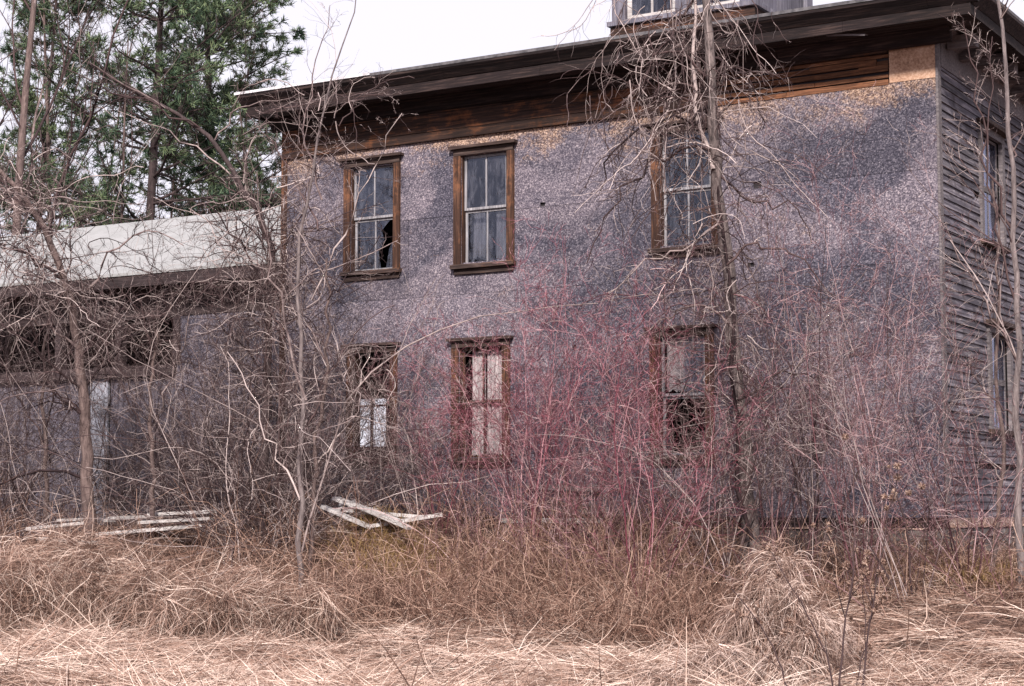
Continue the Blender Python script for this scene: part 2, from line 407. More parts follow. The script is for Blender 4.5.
# strand-board sheets laid level, butted with small gaps
knots = [(-6.05, -5.96, 6.07, 6.13), (-2.62, -2.50, 6.02, 6.12), (-2.72, -2.62, 4.93, 4.99), (-5.5, -5.44, 3.9, 3.98), (-1.1, -1.06, 3.2, 3.26)]
mb = MB(); zt = ZF + .03; row = 0
while zt > Z0 + .02:
    zb = max(zt - 1.22, Z0); x = -HW + (0 if row % 2 else -1.2); 
    while x < 0:
        a, b = max(x, -HW), min(x + 2.44, 0.0)
        if b - a > .02:
            rs = [(a + .002, b - .002, zb + .003, zt - .002)]
            for h in holes + knots: rs = subtract(rs, h)
            tint = random.random(); dy = random.uniform(-.004, .004)
            for (p, q, r_, s_) in rs: mb.box(p, q, -.016 + dy, .012 + dy, r_, s_, tint)
        x += 2.44
    zt = zb; row += 1
mb.build('sheathing', M['osb'], house)
mb = MB(); mb.box(-.63, 0.0, -.024, .012, 7.275, 7.93, .5); mb.build('patch_board', M['osb_new'], house)['label'] = 'unweathered tan strand board patching the frieze corner'
# corner boards
mb = MB(); mb.box(-HW - .05, -HW + .055, -.05, -.018, Z0, ZF + .1, .9); mb.box(-HW - .05, -HW - .003, -.016, .13, Z0, ZF + .1, .5)
mb.build('corner_board', M['casing'], house)
mb = MB(); mb.box(.002, .035, -.03, .10, Z0 - .02, ZS, .4, .004); mb.build('corner_board', M['grey_wood'], house)
# frieze: several long boards at slightly different planes, with one stretch of bare lath
mb = MB()
zs_ = [7.25, 7.40, 7.53, 7.68, 7.90]
for i in range(4):
    x = -HW - .03
    while x < (-.66 if i == 3 else -3.22):
        e = min(x + random.uniform(2.0, 3.6), -.645)
        if i < 3 and x < -3.2 < e: e = -3.2
        d = random.uniform(0, .012) + (.012 if x >= -3.2 and i < 3 else .045)
        mb.box(x + .003, e, -.02 - d, .012, zs_[i] + .004 + random.uniform(0, .012) * (i == 0), zs_[i + 1] - .003, None, .003)
        x = e
mb.build('frieze', M['cornice_brown'], house)
mb = MB(); z = 7.255
while z < 7.66:
    x = -3.18
    while x < -.66:
        e = min(x + random.uniform(.9, 2.2), -.645); h = random.uniform(.045, .085)
        mb.box(x + .003, e, -.035 + random.uniform(0, .018), .012, z, min(z + h, 7.676), None, .004); x = e
    z += .095
mb.build('exposed_lath', M['lath'], house)
# cornice, front: bed mould, soffit, fascia, crown mould
OV = .68; OL = .27
def run_x(mbd, prof, x0, x1, seg=2.6):
    x = x0
    while x < x1 - 1e-6:
        e = min(x + seg * random.uniform(.7, 1.2), x1)
        if x1 - e < .5: e = x1
        dz = random.uniform(-.007, .007)
        mbd.prism_x([(y, z + dz) for y, z in prof], x + .002, e - .002); x = e
mb = MB()
run_x(mb, [(-.07, 7.70), (-.07, 7.905), (-.27, 7.905), (-.25, 7.85), (-.16, 7.80), (-.12, 7.72)], -HW - .2, .25)
mb.build('bed_moulding', M['cornice'], house)
mb = MB()
for i in range(4):
    y0 = -OV + .05 + i * .155
    run_x(mb, [(y0, 7.91), (y0 + .148, 7.91), (y0 + .148, 7.935), (y0, 7.935)], -HW - OL + .06, OV - .06, 3)
mb.build('soffit', M['soffit'], house)
mb = MB()
run_x(mb, [(-OV + .05, 7.88), (-OV + .05, 8.03), (-OV + .01, 8.03), (-OV, 7.88)], -HW - OL, OV)
run_x(mb, [(-OV + .06, 8.035), (-OV + .06, 8.20), (-OV - .13, 8.20), (-OV - .13, 8.165), (-OV - .06, 8.10), (-OV + 0., 8.035)], -HW - OL - .1, OV + .1)
mb.build('cornice', M['cornice'], house)
# same cornice on the right and left end walls (built along y)
for side in (1, -1):
    base_x = 0 if side > 0 else -HW + (OV - OL)
    mb = MB()
    def seg_y(prof, y0, y1, seg=2.4):
        y = y0
        while y < y1 - 1e-6:
            e = min(y + seg * random.uniform(.7, 1.2), y1)
            if y1 - e < .5: e = y1
            dz = random.uniform(-.008, .008); n = len(prof)
            vs = [(base_x + side * o, y + .002, z + dz) for o, z in prof] + [(base_x + side * o, e - .002, z + dz) for o, z in prof]
            mb.add(vs, [tuple(range(n)), tuple(range(n, 2 * n))[::-1]] + [(i, n + i, n + (i + 1) % n, (i + 1) % n) for i in range(n)]); y = e
    seg_y([(OV - .05, 7.88), (OV - .05, 8.03), (OV - .01, 8.03), (OV, 7.88)], -OV + .06, HD + OV)
    seg_y([(OV - .06, 8.035), (OV - .06, 8.20), (OV + .13, 8.20), (OV + .13, 8.165), (OV + .06, 8.10), (OV, 8.035)], -OV + .07, HD + OV)
    mb.build('cornice', M['cornice'], house)
    mb = MB()
    for i in range(4 if side > 0 else 0):
        o0 = .08 + i * .145
        seg_y([(o0, 7.912), (o0 + .138, 7.912), (o0 + .138, 7.937), (o0, 7.937)], .002, HD, 3)
    if side < 0: mb.box(-HW - OL + .05, -HW - .002, .002, HD, 7.912, 7.937, .4)
    mb.build('soffit', M['soffit'], house)
    if side < 0: continue
    mb = MB()
    seg_y([(.035, 7.45), (.035, 7.90), (.012, 7.90), (.012, 7.45)], .13, HD, 1.3)
    seg_y([(.036, 7.78), (.22, 7.905), (.036, 7.905)], .0, HD, 1.1)
    mb.build('frieze', M['grey_wood'], house)
# peeling lumps of old bracket mouldings under the right eave
for i in range(9):
    mb = MB(); y = .3 + i * .62; mb.box(.05, .30 + random.uniform(0, .18), y, y + .16, 7.70 + random.uniform(0, .08), 7.90, None, .02)
    mb.build('broken_bracket', M['grey_wood'], house)
mb = MB(); Mx = Matrix.Translation((-1.0, -.55, 7.86)) @ Matrix.Rotation(.12, 4, 'Y') @ Matrix.Rotation(.2, 4, 'X')
mb.box(-.3, .25, -.05, .05, -.01, .012, None, .006, Mx); mb.build('loose_soffit_board', M['grey_wood'], house)

# end walls: clapboards on the right
ws = [(1.78, 2.98, 5.25, 7.0), (1.98, 3.16, 2.6, 4.18)]
mb = MB()
z = Z0
rects = [(.10, HD, Z0, ZS)]
for w in ws: rects = subtract(rects, (w[0] + .1, w[1] - .1, w[2] + .1, w[3] - .1))
for (a, b, c, d) in rects: mb.box(-.13, -.03, a, b, c, d, .3)
mb.build('side_wall', M['dark_in'], house)
mb = MB()
while z < 7.46:
    y = .10
    while y < HD:
        e = min(y + random.uniform(1.2, 3.6), HD)
        if random.random() > .04:
            rs = [(y + .002, e - .002, z, z + .125)]
            for w in ws: rs = subtract(rs, (w[0] + .02, w[1] - .02, w[2] + .02, w[3] - .02))
            sag = random.gauss(0, .006); o = random.uniform(0, .012)
            for (a, b, c, d) in rs:
                if b - a < .01 or d - c < .02: continue
                xb, xt = .026 + o, .006 + o * .5
                vs = []
                for yy, s in ((a, 0), (b, sag)):
                    vs += [(-.028, yy, c + s), (xb, yy, c + s), (xt, yy, d + s - .0), (-.028, yy, d + s)]
                mb.add(vs, [(0, 1, 2, 3), (7, 6, 5, 4), (0, 4, 5, 1), (1, 5, 6, 2), (2, 6, 7, 3), (3, 7, 4, 0)])
        y = e
    z += .108
mb.build('clapboard_siding', M['clap'], house)
# rear and left walls, floors, a partition; a doorway leads into the wing
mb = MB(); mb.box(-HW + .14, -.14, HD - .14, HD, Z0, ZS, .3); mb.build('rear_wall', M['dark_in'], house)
LW = [(.17, HD, Z0, ZS)]
LW = subtract(LW, (1.2, 3.6, 1.62, 4.2))
mb = MB()
for (a, b, c, d) in LW: mb.box(-HW, -HW + .13, a, b, c, d, .3)
mb.build('left_wall', M['clap'], house)
mb = MB(); mb.box(-HW + .14, -.15, .17, HD - .15, 1.49, 1.60); mb.build('ground_floor', M['wing_dark'], house)
mb = MB(); mb.box(-HW + .14, -.15, .17, HD - .15, 4.55, 4.72); mb.build('upper_floor', M['wing_dark'], house)
mb = MB(); mb.box(-HW + .14, -.15, .17, HD - .15, 7.35, 7.45); mb.build('attic_floor', M['wing_dark'], house)
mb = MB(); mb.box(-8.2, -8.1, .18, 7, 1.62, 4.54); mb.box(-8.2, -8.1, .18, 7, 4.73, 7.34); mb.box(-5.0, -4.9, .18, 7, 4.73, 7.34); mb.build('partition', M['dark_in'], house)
# hip roof
e = OV + .13; zt_ = 8.205; pk = 2.95
mb = MB()
el = OL + .13
a = [(-HW - el, -e), (e, -e), (e, HD + e), (-HW - el, HD + e)]
rise = .235
inner = e + 3.6
b = [(-HW - el + inner, -e + inner), (e - inner, -e + inner), (e - inner, HD + e - inner), (-HW - el + inner, HD + e - inner)]
zi = zt_ + inner * rise
vs = [(x, y, zt_) for x, y in a] + [(x, y, zt_ + .045) for x, y in a] + [(x, y, zi + .045) for x, y in b]
fs = [(0, 3, 2, 1)] + [(i, (i + 1) % 4, 4 + (i + 1) % 4, 4 + i) for i in range(4)] + [(4 + i, 4 + (i + 1) % 4, 8 + (i + 1) % 4, 8 + i) for i in range(4)] + [(8, 9, 10, 11)]
mb.add(vs, fs, .5); roof = mb.build('roof', M['shingle'], house)
mb = MB(); mb.box(-HW - el - .015, -8.6, -e - .02, -e - .002, zt_ + .012, zt_ + .052); mb.build('drip_edge', M['tin'], roof)

# foundation
mb = MB()
x = -HW
while x < 0:
    w_ = random.uniform(.35, .8); e_ = min(x + w_, 0)
    z = .3
    while z < 1.25:
        h = min(random.uniform(.18, .34), 1.32 - z)
        mb.box(x + .01, e_ - .01, .02 + random.uniform(0, .04), .5, z + .008, z + h, None, .012); z += h
    x = e_
y = .52
while y < HD:
    e_ = min(y + random.uniform(.4, .8), HD); z = .3
    while z < 1.25:
        h = min(random.uniform(.18, .34), 1.32 - z); mb.box(-.5, -.03 - random.uniform(0, .04), y + .01, e_ - .01, z + .008, z + h, None, .012); z += h
    y = e_
mb.build('foundation', M['stone'], house)
mb = MB(); mb.box(-HW + .06, -.02, .0, .14, 1.335, Z0 - .004, .6, .004); mb.build('sill_beam', M['cornice'], house)

# windows
def poly_plate(mb, pts, y0, y1):
    n = len(pts); vs = [(x, y0, z) for x, z in pts] + [(x, y1, z) for x, z in pts]
    mb.add(vs, [tuple(range(n)), tuple(range(n, 2 * n))[::-1]] + [(i, n + i, n + (i + 1) % n, (i + 1) % n) for i in range(n)], .5)
def window(x0, x1, z0, z1, kind, label=None):
    """casing outer edges x0..x1, z0 (sill foot)..z1 (cap top)"""
    w = empty('window', ((x0 + x1) / 2, 0, z0), 0, house); ox, oz = (x0 + x1) / 2, z0
    if label: w['label'] = label
    c = C_ - .005; hw = (x1 - x0) / 2; H = z1 - z0
    mb = MB()
    mb.box(-hw, -hw + c, -.055, -.019, .10, H - .13, .8, .003); mb.box(hw - c, hw, -.055, -.019, .10, H - .13, .7, .003)
    mb.box(-hw + c + .001, -hw + c + .022, -.015, .13, .1, H - .13, .5); mb.box(hw - c - .022, hw - c - .001, -.015, .13, .1, H - .13, .5)
    mb.build('casing', M['casing'], w)
    mb = MB(); mb.box(-hw + .005, hw - .005, -.060, -.019, H - .128, H - .03, .4, .003)
    mb.box(-hw - .06, hw + .06, -.125, -.019, H - .028, H + .012, .9, .005); mb.build('cap', M['casing_h'], w)
    mb = MB(); mb.box(-hw - .03, hw + .03, -.11, .02, .035, .095, .7, .004); mb.box(-hw + .01, hw - .01, -.05, -.019, -.05, .033, .3, .003); mb.build('sill', M['casing_h'], w)
    a, b = -hw + c + .024, hw - c - .024; zb, ztp = .10, H - .135
    mid = (zb + ztp) / 2; ft = .038; y0, y1 = .035, .065
    if kind == 'open':
        return w
    for (lo, hi, dy, nm) in ((mid + .0, ztp, .0, 'upper'), (zb, mid - .001, .034, 'lower')):
        if kind == 'curtained' and False: pass
        mb = MB(); yy0, yy1 = y0 + dy, y1 + dy
        mb.box(a, a + ft, yy0, yy1, lo, hi, .6); mb.box(b - ft, b, yy0, yy1, lo, hi, .7)
        mb.box(a + ft + .001, b - ft - .001, yy0, yy1, lo, lo + ft, .8); mb.box(a + ft + .001, b - ft - .001, yy0, yy1, hi - ft, hi, .5)
        if not (kind == 'broken_low' and nm == 'lower'):
            mb.box(-.012, .012, yy0 + .004, yy1 - .004, lo + ft + .001, hi - ft - .001, .7)
        s = mb.build('sash', M['sash'] if kind not in ('curtained',) else M['casing'], w)
        s['tone'] = nm
        for k2, (pa, pb) in enumerate(((a + ft + .001, -.013), (.013, b - ft - .001))):
            yg = (yy0 + yy1) / 2; gb, gt = lo + ft + .001, hi - ft - .001
            if kind == 'curtained' or (kind == 'broken_low' and nm == 'upper' and k2 == 0): continue
            g = MB()
            if kind == 'broken' and nm == 'lower' and k2 == 1:
                wd = pb - pa; hh = gt - gb
                poly_plate(g, [(pa, gb), (pa + wd * .25, gb), (pa + wd * .12, gb + hh * .35), (pa + wd * .45, gb + hh * .55), (pa + wd * .30, gb + hh * .8), (pa + wd * .75, gt), (pa, gt)], yg, yg + .003)
                poly_plate(g, [(pa + wd * .55, gb), (pb, gb), (pb, gb + hh * .62), (pa + wd * .72, gb + hh * .40)], yg, yg + .003)
            elif kind == 'broken_low' and nm == 'lower':
                wd = pb - pa
                if k2 == 0: poly_plate(g, [(pa, gb), (pa + wd * .5, gb), (pa + wd * .2, gb + .2), (pa, gb + .32)], yg, yg + .003)
                else: poly_plate(g, [(pb - wd * .4, gb), (pb, gb), (pb, gb + .25)], yg, yg + .003)
            else:
                g.box(pa, pb, yg, yg + .003, gb, gt, .5)
            g.build('glass_pane', M['glass'], w)
    return w
def curtain(w, x0, x1, z0, z1, y=.19, name='curtain', mat='curtain', amp=.015, ragged=True):
    n = 26; m = 8; V = []; 
    for i in range(n):
        x = x0 + (x1 - x0) * i / (n - 1); lowz = z0 + (random.uniform(0, .06) if ragged else 0)
        for j in range(m):
            z = lowz + (z1 - lowz) * j / (m - 1); V.append((x, y + amp * math.sin(i * 1.3 + .3 * j), z))
    F = [(i * m + j, (i + 1) * m + j, (i + 1) * m + j + 1, i * m + j + 1) for i in range(n - 1) for j in range(m - 1)]
    return mesh_np(name, V, F, M[mat], w, np.full(len(V), .5), True)
w = window(WU[0][0], WU[0][1], 5.22, 7.12, 'broken', 'upper window with a broken lower right pane')
w = window(WU[1][0], WU[1][1], 5.19, 7.10, 'whole', 'upper window whose four panes are whole')
curtain(w, -.36, -.14, .2, .95, .24); curtain(w, .05, .22, .15, .88, .25)
w = window(WU[2][0], WU[2][1], 5.19, 7.08, 'whole', 'upper window behind the vine tangle')
w = window(WL[0][0], WL[0][1], 2.28, 4.15, 'open', 'lower window opening with no sash')
w = window(WL[1][0], WL[1][1], 2.25, 4.15, 'curtained', 'lower window hung with pale cloth')
curtain(w, -.24, .0, .12, 1.75, .105); curtain(w, .02, .36, .12, 1.75, .11)
w = window(WL[2][0], WL[2][1], 2.24, 4.15, 'broken_low', 'lower window with its lower panes knocked out')
curtain(w, -.30, .34, .98, 1.76, .10)
# side windows: cased openings in the clapboard wall
for (ya, yb, za, zb_) in ws:
    w = empty('window', (0, (ya + yb) / 2, za), 0, house); hw = (yb - ya) / 2; H = zb_ - za
    mb = MB(); mb.box(.002, .06, -hw, -hw + .13, .1, H - .12, .5, .003); mb.box(.002, .06, hw - .13, hw, .1, H - .12, .5, .003)
    mb.box(.002, .065, -hw, hw, H - .118, H - .01, .4, .003); mb.build('casing', M['grey_wood'], w)
    mb = MB(); mb.box(.002, .17, -hw - .08, hw + .08, H - .008, H + .05, .6, .006); mb.build('cap', M['casing_h'], w)
    mb = MB(); mb.box(.002, .12, -hw - .04, hw + .04, .03, .095, .6, .004); mb.build('sill', M['casing_h'], w)
    a, b = -hw + .135, hw - .135; mid = H / 2
    for lo, hi in ((.1, mid), (mid + .002, H - .12)):
        mb = MB(); mb.box(-.05, -.02, a, a + .04, lo, hi, .5); mb.box(-.05, -.02, b - .04, b, lo, hi, .5)
        mb.box(-.05, -.02, a + .041, b - .041, lo, lo + .04, .5); mb.box(-.05, -.02, a + .041, b - .041, hi - .04, hi, .5); mb.box(-.045, -.025, -.012, .012, lo + .041, hi - .041, .5)
        mb.build('sash', M['grey_wood'], w)
        for q0, q1 in ((a + .041, -.013), (.013, b - .041)):
            mb = MB(); mb.box(-.036, -.033, q0, q1, lo + .041, hi - .041, .5); mb.build('glass_pane', M['glass'], w)

# cupola
cx0, cz = house_hit(612, 37, 2.6); cx1, _ = house_hit(754, 17, 2.6)
cy0 = 2.6; cw = cx1 - cx0
cup = empty('cupola', (cx0, cy0, 0), 0, house)
cz0 = 8.9
mb = MB(); mb.box(0, cw, 0, cw, cz0 - .6, cz0 + .52, .4, 0); mb.box(-.02, cw + .02, -.02, -.001, cz0 + .02, cz0 + .25, .3); mb.box(-.02, cw + .02, -.02, -.001, cz0 + .26, cz0 + .50, .6)
mb.build('skirt', M['cornice_brown'], cup)
mb = MB()
mb.box(-.06, cw + .06, -.07, cw + .06, cz0 + .525, cz0 + .60, .6)
for xx in (0, cw * .5 - .11, cw - .24): mb.box(xx, xx + .24, 0, .24, cz0 + .601, cz0 + 2.4)
for xx in (0, cw - .24): mb.box(xx, xx + .24, cw - .24, cw, cz0 + .601, cz0 + 2.4)
mb.box(cw - .24, cw, cw * .5 - .12, cw * .5 + .12, cz0 + .601, cz0 + 2.4)
mb.build('post', M['cupola'], cup)
for i in range(2):
    a = .245 + i * (cw * .5 - .11 - .0); b = (cw * .5 - .115) if i == 0 else cw - .245
    if i == 1: a = cw * .5 + .135
    mb = MB(); mb.box(a, b, .08, .11, cz0 + .602, cz0 + .69); mb.box(a, a + .08, .08, .11, cz0 + .691, cz0 + 2.35); mb.box(b - .08, b, .08, .11, cz0 + .691, cz0 + 2.35); mb.box((a + b) / 2 - .02, (a + b) / 2 + .02, .083, .107, cz0 + .691, cz0 + 2.35)
    mb.build('window_frame', M['white_board'], cup)
    mb = MB(); mb.box(a + .081, (a + b) / 2 - .021, .093, .097, cz0 + .69, cz0 + 2.35); mb.box((a + b) / 2 + .021, b - .081, .093, .097, cz0 + .69, cz0 + 2.35); mb.build('window_glass', M['glass'], cup)
mb = MB(); mb.box(cw - .10, cw - .07, .25, cw * .5 - .13, cz0 + .602, cz0 + 2.35); mb.box(cw - .10, cw - .07, cw * .5 + .13, cw - .25, cz0 + .602, cz0 + 2.35); mb.box(.07, .10, .25, cw - .25, cz0 + .602, cz0 + 2.35); mb.box(.25, cw - .25, cw - .1, cw - .07, cz0 + .602, cz0 + 2.35)
mb.build('side_panel', M['cupola'], cup)
mb = MB(); mb.box(-.35, cw + .35, -.35, cw + .35, cz0 + 2.401, cz0 + 2.6); mb.build('cupola_roof', M['cornice'], cup)
mb = MB(); mb.box(-.12, cw + .1, -.17, -.022, cz0 + .0, cz0 + .075); mb.build('flashing', M['tin'], cup)

# ------------------------------------------------------------------ the wing to the left
wing = empty('wing_shed', tuple(loc2w(-HW, 0, 0)), ANG)
tag(wing, 'low side wing with a pale metal roof and dark open loft beside the farmhouse', 'shed')
ezl, ez = house_hit(225, 264, .2)          # eave line height
WY0, WY1 = .75, 5.6
_, rz = house_hit(180, 217, 3.2)
WLn = 14.0
mb = MB()
th = .05
for (ya, za, yb, zb_) in ((.2, ez, 3.2, rz), (3.2, rz, 6.2, ez)):
    vs = [(-WLn, ya, za), (-.01, ya, za), (-.01, yb, zb_), (-WLn, yb, zb_)]
    vs2 = [(x, y, z - th) for x, y, z in vs]
    n_ = 4; mb.add(vs + vs2, [(0, 1, 2, 3), (7, 6, 5, 4), (0, 4, 5, 1), (1, 5, 6, 2), (2, 6, 7, 3), (3, 7, 4, 0)], .5)
rf = mb.build('roof', M['wing_roof'], wing)
mb = MB()
for i in range(1, 14): 
    x = -i * 1.0
    vs = [(x - .012, .19, ez + .001), (x + .012, .19, ez + .001), (x + .012, 3.19, rz + .001), (x - .012, 3.19, rz + .001)]
    mb.add(vs + [(a_, b_, c_ + .022) for a_, b_, c_ in vs], [(4, 5, 6, 7), (0, 1, 5, 4), (1, 2, 6, 5), (2, 3, 7, 6), (3, 0, 4, 7)], .5)
#mb.build('roof_seam', M['wing_roof'], rf)
mb = MB(); mb.box(-WLn, -.02, .22, .26, ez - .25, ez - .06, .2, .004); mb.build('fascia', M['wing_dark'], wing)
# wall pieces: right bay boarded, left bays open loft above a beam
xb, zb1 = house_hit(178, 315, WY0); xb += HW
_, zbeam = house_hit(100, 372, WY0)
_, zlow = house_hit(230, 312, WY0)
mb = MB(); mb.box(-WLn, -.02, WY0 - .04, WY0 + .1, zlow, ez + .08, .1, .003)
mb.build('upper_wall', M['wing_dark'], wing)
mb = MB(); mb.box(xb, -.02, WY0 - .02, WY0 + .08, 1.2, zlow - .003, .1); mb.build('boarded_wall', M['osb'], wing)
mb = MB(); mb.box(-WLn, xb - .002, WY0 - .10, WY0 + .1, zbeam - .12, zbeam + .06, .7, .006); mb.build('beam', M['wing_dark'], wing)
xd0 = house_hit(90, 430, WY0)[0] + HW; xd1 = house_hit(108, 430, WY0)[0] + HW
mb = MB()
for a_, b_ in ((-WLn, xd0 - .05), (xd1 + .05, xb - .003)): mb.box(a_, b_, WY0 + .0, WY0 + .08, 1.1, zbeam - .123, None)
mb.build('lower_wall', M['shaded_wing_board'], wing)
mb = MB(); mb.box(xd0, xd1, WY0 - .02, WY0 + .03, 1.3, zbeam - .125, .95); mb.build('white_door', M['door_paint'], wing)
for px_ in (60, 120, 178):
    xx = house_hit(px_, 340, WY0)[0] + HW
    mb = MB(); mb.box(xx - .07, xx + .07, WY0 - .05, WY0 + .09, zbeam + .062, zlow - .003, .6, .005); mb.build('loft_post', M['wing_dark'], wing)
mb = MB(); mb.box(-WLn, -.02, WY0 + .12, WY1 - .12, zbeam - .05, zbeam, .3); loft = mb.build('loft_floor', M['wing_dark'], wing)
# rear wall with the small window one sees right through the house
rx0, rz0 = house_hit(355, 447, WY1); rx1, rz1 = house_hit(386, 398, WY1); rx0 += HW; rx1 += HW
WRr = subtract([(-WLn, -.02, 1.1, ez + .0)], (rx0, rx1, rz0, rz1)); mb = MB()
for (a_, b_, c_, d_) in WRr: mb.box(a_, b_, WY1, WY1 + .12, c_, d_, .3)
mb.build('rear_wall', M['wing_dark'], wing)
mb = MB(); cxm = (rx0 + rx1) / 2
mb.box(cxm - .025, cxm + .025, WY1 + .03, WY1 + .07, rz0 + .001, rz1 - .001, .4); mb.box(rx0 + .001, cxm - .026, WY1 + .03, WY1 + .06, rz1 - .16, rz1 - .12, .3); mb.box(cxm + .026, rx1 - .001, WY1 + .03, WY1 + .06, rz1 - .16, rz1 - .12, .3)
mb.build('rear_window_bars', M['wing_dark'], wing)
# the loft floor must not cut the view to that window
if zbeam - .05 < rz1 + .3: pass
mb = MB(); mb.box(-WLn - .0, -WLn + .1, WY0 + .12, WY1 - .01, 1.1, ez); mb.build('end_wall', M['wing_dark'], wing)

# ------------------------------------------------------------------ boards lying about
def board(name, p0, p1, wdt, thk, mat, label, cat='board', group=None, roll=0.0):
    p0 = Vector(p0); p1 = Vector(p1); d = p1 - p0; L = d.length
    q = d.to_track_quat('X', 'Z'); mb = MB(); n = 5
    for i in range(1):
        mb.box(0, L, -wdt / 2, wdt / 2, 0, thk, None, .004)
    o = mb.build(name, M[mat], None); o.rotation_mode = 'QUATERNION'
    from mathutils import Quaternion
    o.location = p0; o.rotation_quaternion = q @ Quaternion((1, 0, 0), roll)
    tag(o, label, cat, group); return o
def brd(px0, py0, px1, py1, t0, t1, w_, label, th=.045, group=None, mat='white_board', roll=0.0, name='loose_board'):
    a = W(px0, py0, facade_Y(px0, t0)); b = W(px1, py1, facade_Y(px1, t1))
    return board(name, a + [0, 0, .0], b + [0, 0, .0], w_ * 1.05, th, mat, label, 'board', group, roll)
G1 = 'bleached boards heaped in front of the farmhouse'
brd(336, 500, 398, 523, 2.5, 2.8, .14, 'bleached board slanting down highest in the heap below the first windows', group=G1)
brd(345, 512, 428, 519, 2.6, 2.3, .12, 'long level bleached board on the right of the heap by the house wall', group=G1)
brd(322, 508, 372, 530, 3.0, 2.9, .12, 'short bleached board slanting at the left foot of the heap by the house', group=G1)
brd(370, 528, 442, 516, 2.9, 2.2, .10, 'narrow bleached board crossing the heap toward the house wall', group=G1)
brd(352, 505, 410, 530, 2.8, 3.1, .08, 'thin bleached strip lying across the heap below the first windows', group=G1)
brd(330, 516, 356, 502, 2.7, 2.4, .07, 'short pale stick propped up at the left end of the heap below the first windows', group=G1)
brd(362, 514, 432, 521, 2.6, 2.2, .06, 'slender pale pole lying lowest and level at the right of the heap by the house', group=G1)
brd(340, 506, 378, 512, 2.3, 2.2, .07, 'thin pale slat at the very back of the heap by the house wall', group=G1)
G2 = 'bleached boards heaped in front of the side wing'
brd(30, 530, 112, 522, 2.8, 2.5, .22, 'wide bleached board at the far left of the heap by the wing', group=G2)
brd(60, 522, 150, 518, 2.4, 2.3, .16, 'bleached board lying highest on the heap below the white door', group=G2)
brd(96, 536, 205, 527, 2.9, 2.5, .16, 'lowest long bleached board at the front of the heap by the wing', group=G2)
brd(150, 516, 214, 513, 2.4, 2.3, .14, 'short bleached board at the right top of the heap by the wing', group=G2)
brd(140, 524, 212, 520, 2.7, 2.5, .12, 'narrow bleached board at the right of the heap by the wing', group=G2)
brd(40, 540, 100, 545, 3.3, 3.4, .14, 'bleached board half buried in straw left of the heap', group=G2)
if DEBUG:
    for q in ((340, 2.5), (385, 2.5), (430, 2.3), (40, 2.6), (120, 2.5), (200, 2.5)):
        yy = facade_Y(*q); xx = (q[0] - 512) / FPX * yy; print('GROUNDPY', q, 508 + (EYE - ground_z(xx, yy)) * FPX / yy)
# remains of a plank stoop against the wall
st = empty('plank_stoop', tuple(loc2w(-5.55, -.35, .9)), ANG); tag(st, 'collapsed grey plank stoop against the wall between the second and third lower windows', 'stoop')
mb = MB(); mb.box(-.75, .6, -.4, .2, .50, .55, .9, .01); mb.build('tread', M['white_board'], st)
mb = MB(); mb.box(-.7, .55, .22, .26, .60, .75, .3, .01); mb.build('back_board', M['grey_wood'], st)
mb = MB(); mb.box(-.72, .5, .24, .29, .95, 1.04, .8, .01, Matrix.Rotation(.03, 4, 'Y')); mb.build('top_board', M['grey_wood'], st)
for sx in (-.68, .5):
    mb = MB(); mb.box(sx, sx + .08, -.36, -.28, -.2, .498, .4, .01); mb.build('leg', M['grey_wood'], st)

# ------------------------------------------------------------------ trees near the house
def tree_root(name, label, pos, cat='tree', group=None):
    r = empty(name, tuple(pos)); return tag(r, label, cat, group)

# vine-hung tree before the third window
Y = facade_Y(752, 2.4); b0 = W(752, 556, Y)
rt = tree_root('vine_tree', 'slender leaning tree hung with a tangle of vines beside the third windows', b0)
gz = float(ground_z(b0[0], b0[1])); p = polyline([(753, 575), (751, 540), (746, 470), (739, 400), (735, 330), (727, 260), (716, 180), (712, 100), (707, 30), (700, -60), (690, -170)], [Y, Y, Y, Y, Y - .1, Y - .2, Y - .4, Y - .5, Y - .6, Y - .6, Y - .6], 26, .018)
r = radii(.102, .036, 26) * (1 + .12 * np.sin(np.arange(26) * 1.9)[None]); r[0, :3] *= [1.35, 1.2, 1.08]
Tubes().add(p, r, None, 8).build('trunk', M['bark_vine'], rt, b0)
cr = Tubes(); limbs = []
for pts_, r0 in (
    ([(752, 540), (735, 470), (741, 380), (722, 300), (731, 220), (708, 150), (716, 90), (700, 10), (705, -60)], .028),
    ([(713, 170), (700, 120), (692, 60), (688, 0), (680, -60)], .035),
    ([(711, 105), (680, 122), (650, 128), (622, 140), (603, 165), (598, 190)], .022),
    ([(712, 80), (690, 60), (668, 48), (640, 75), (625, 100), (612, 135)], .02),
    ([(709, 60), (735, 72), (748, 62), (758, 90), (764, 130)], .018),
    ([(715, 150), (690, 152), (660, 150), (630, 180), (600, 230), (585, 262)], .02),
    ([(722, 215), (690, 250), (640, 262), (612, 300)], .018),
    ([(727, 265), (760, 240), (800, 262), (830, 300)], .018),
    ([(716, 170), (760, 210), (790, 200), (815, 240)], .017),
    ([(735, 330), (700, 300), (670, 310), (640, 350)], .018),
    ([(704, -10), (680, 20), (655, 50), (640, 90), (634, 128)], .018),
    ([(738, 400), (780, 370), (820, 375), (860, 350)], .015),
    ([(746, 470), (715, 440), (680, 430), (650, 450)], .015),
):
    q = polyline(pts_, Y - .45, 12, .04); q[..., 1] += rng.normal(0, .05, q.shape[:2]); q[:, 0, :] = q[:, 0, :]
    cr.add(q, radii(r0, r0 * .35, 12), None, 5); limbs.append((q, radii(r0, r0 * .35, 12)))
lp = np.concatenate([a for a, _ in limbs]); lr = np.concatenate([b for _, b in limbs])
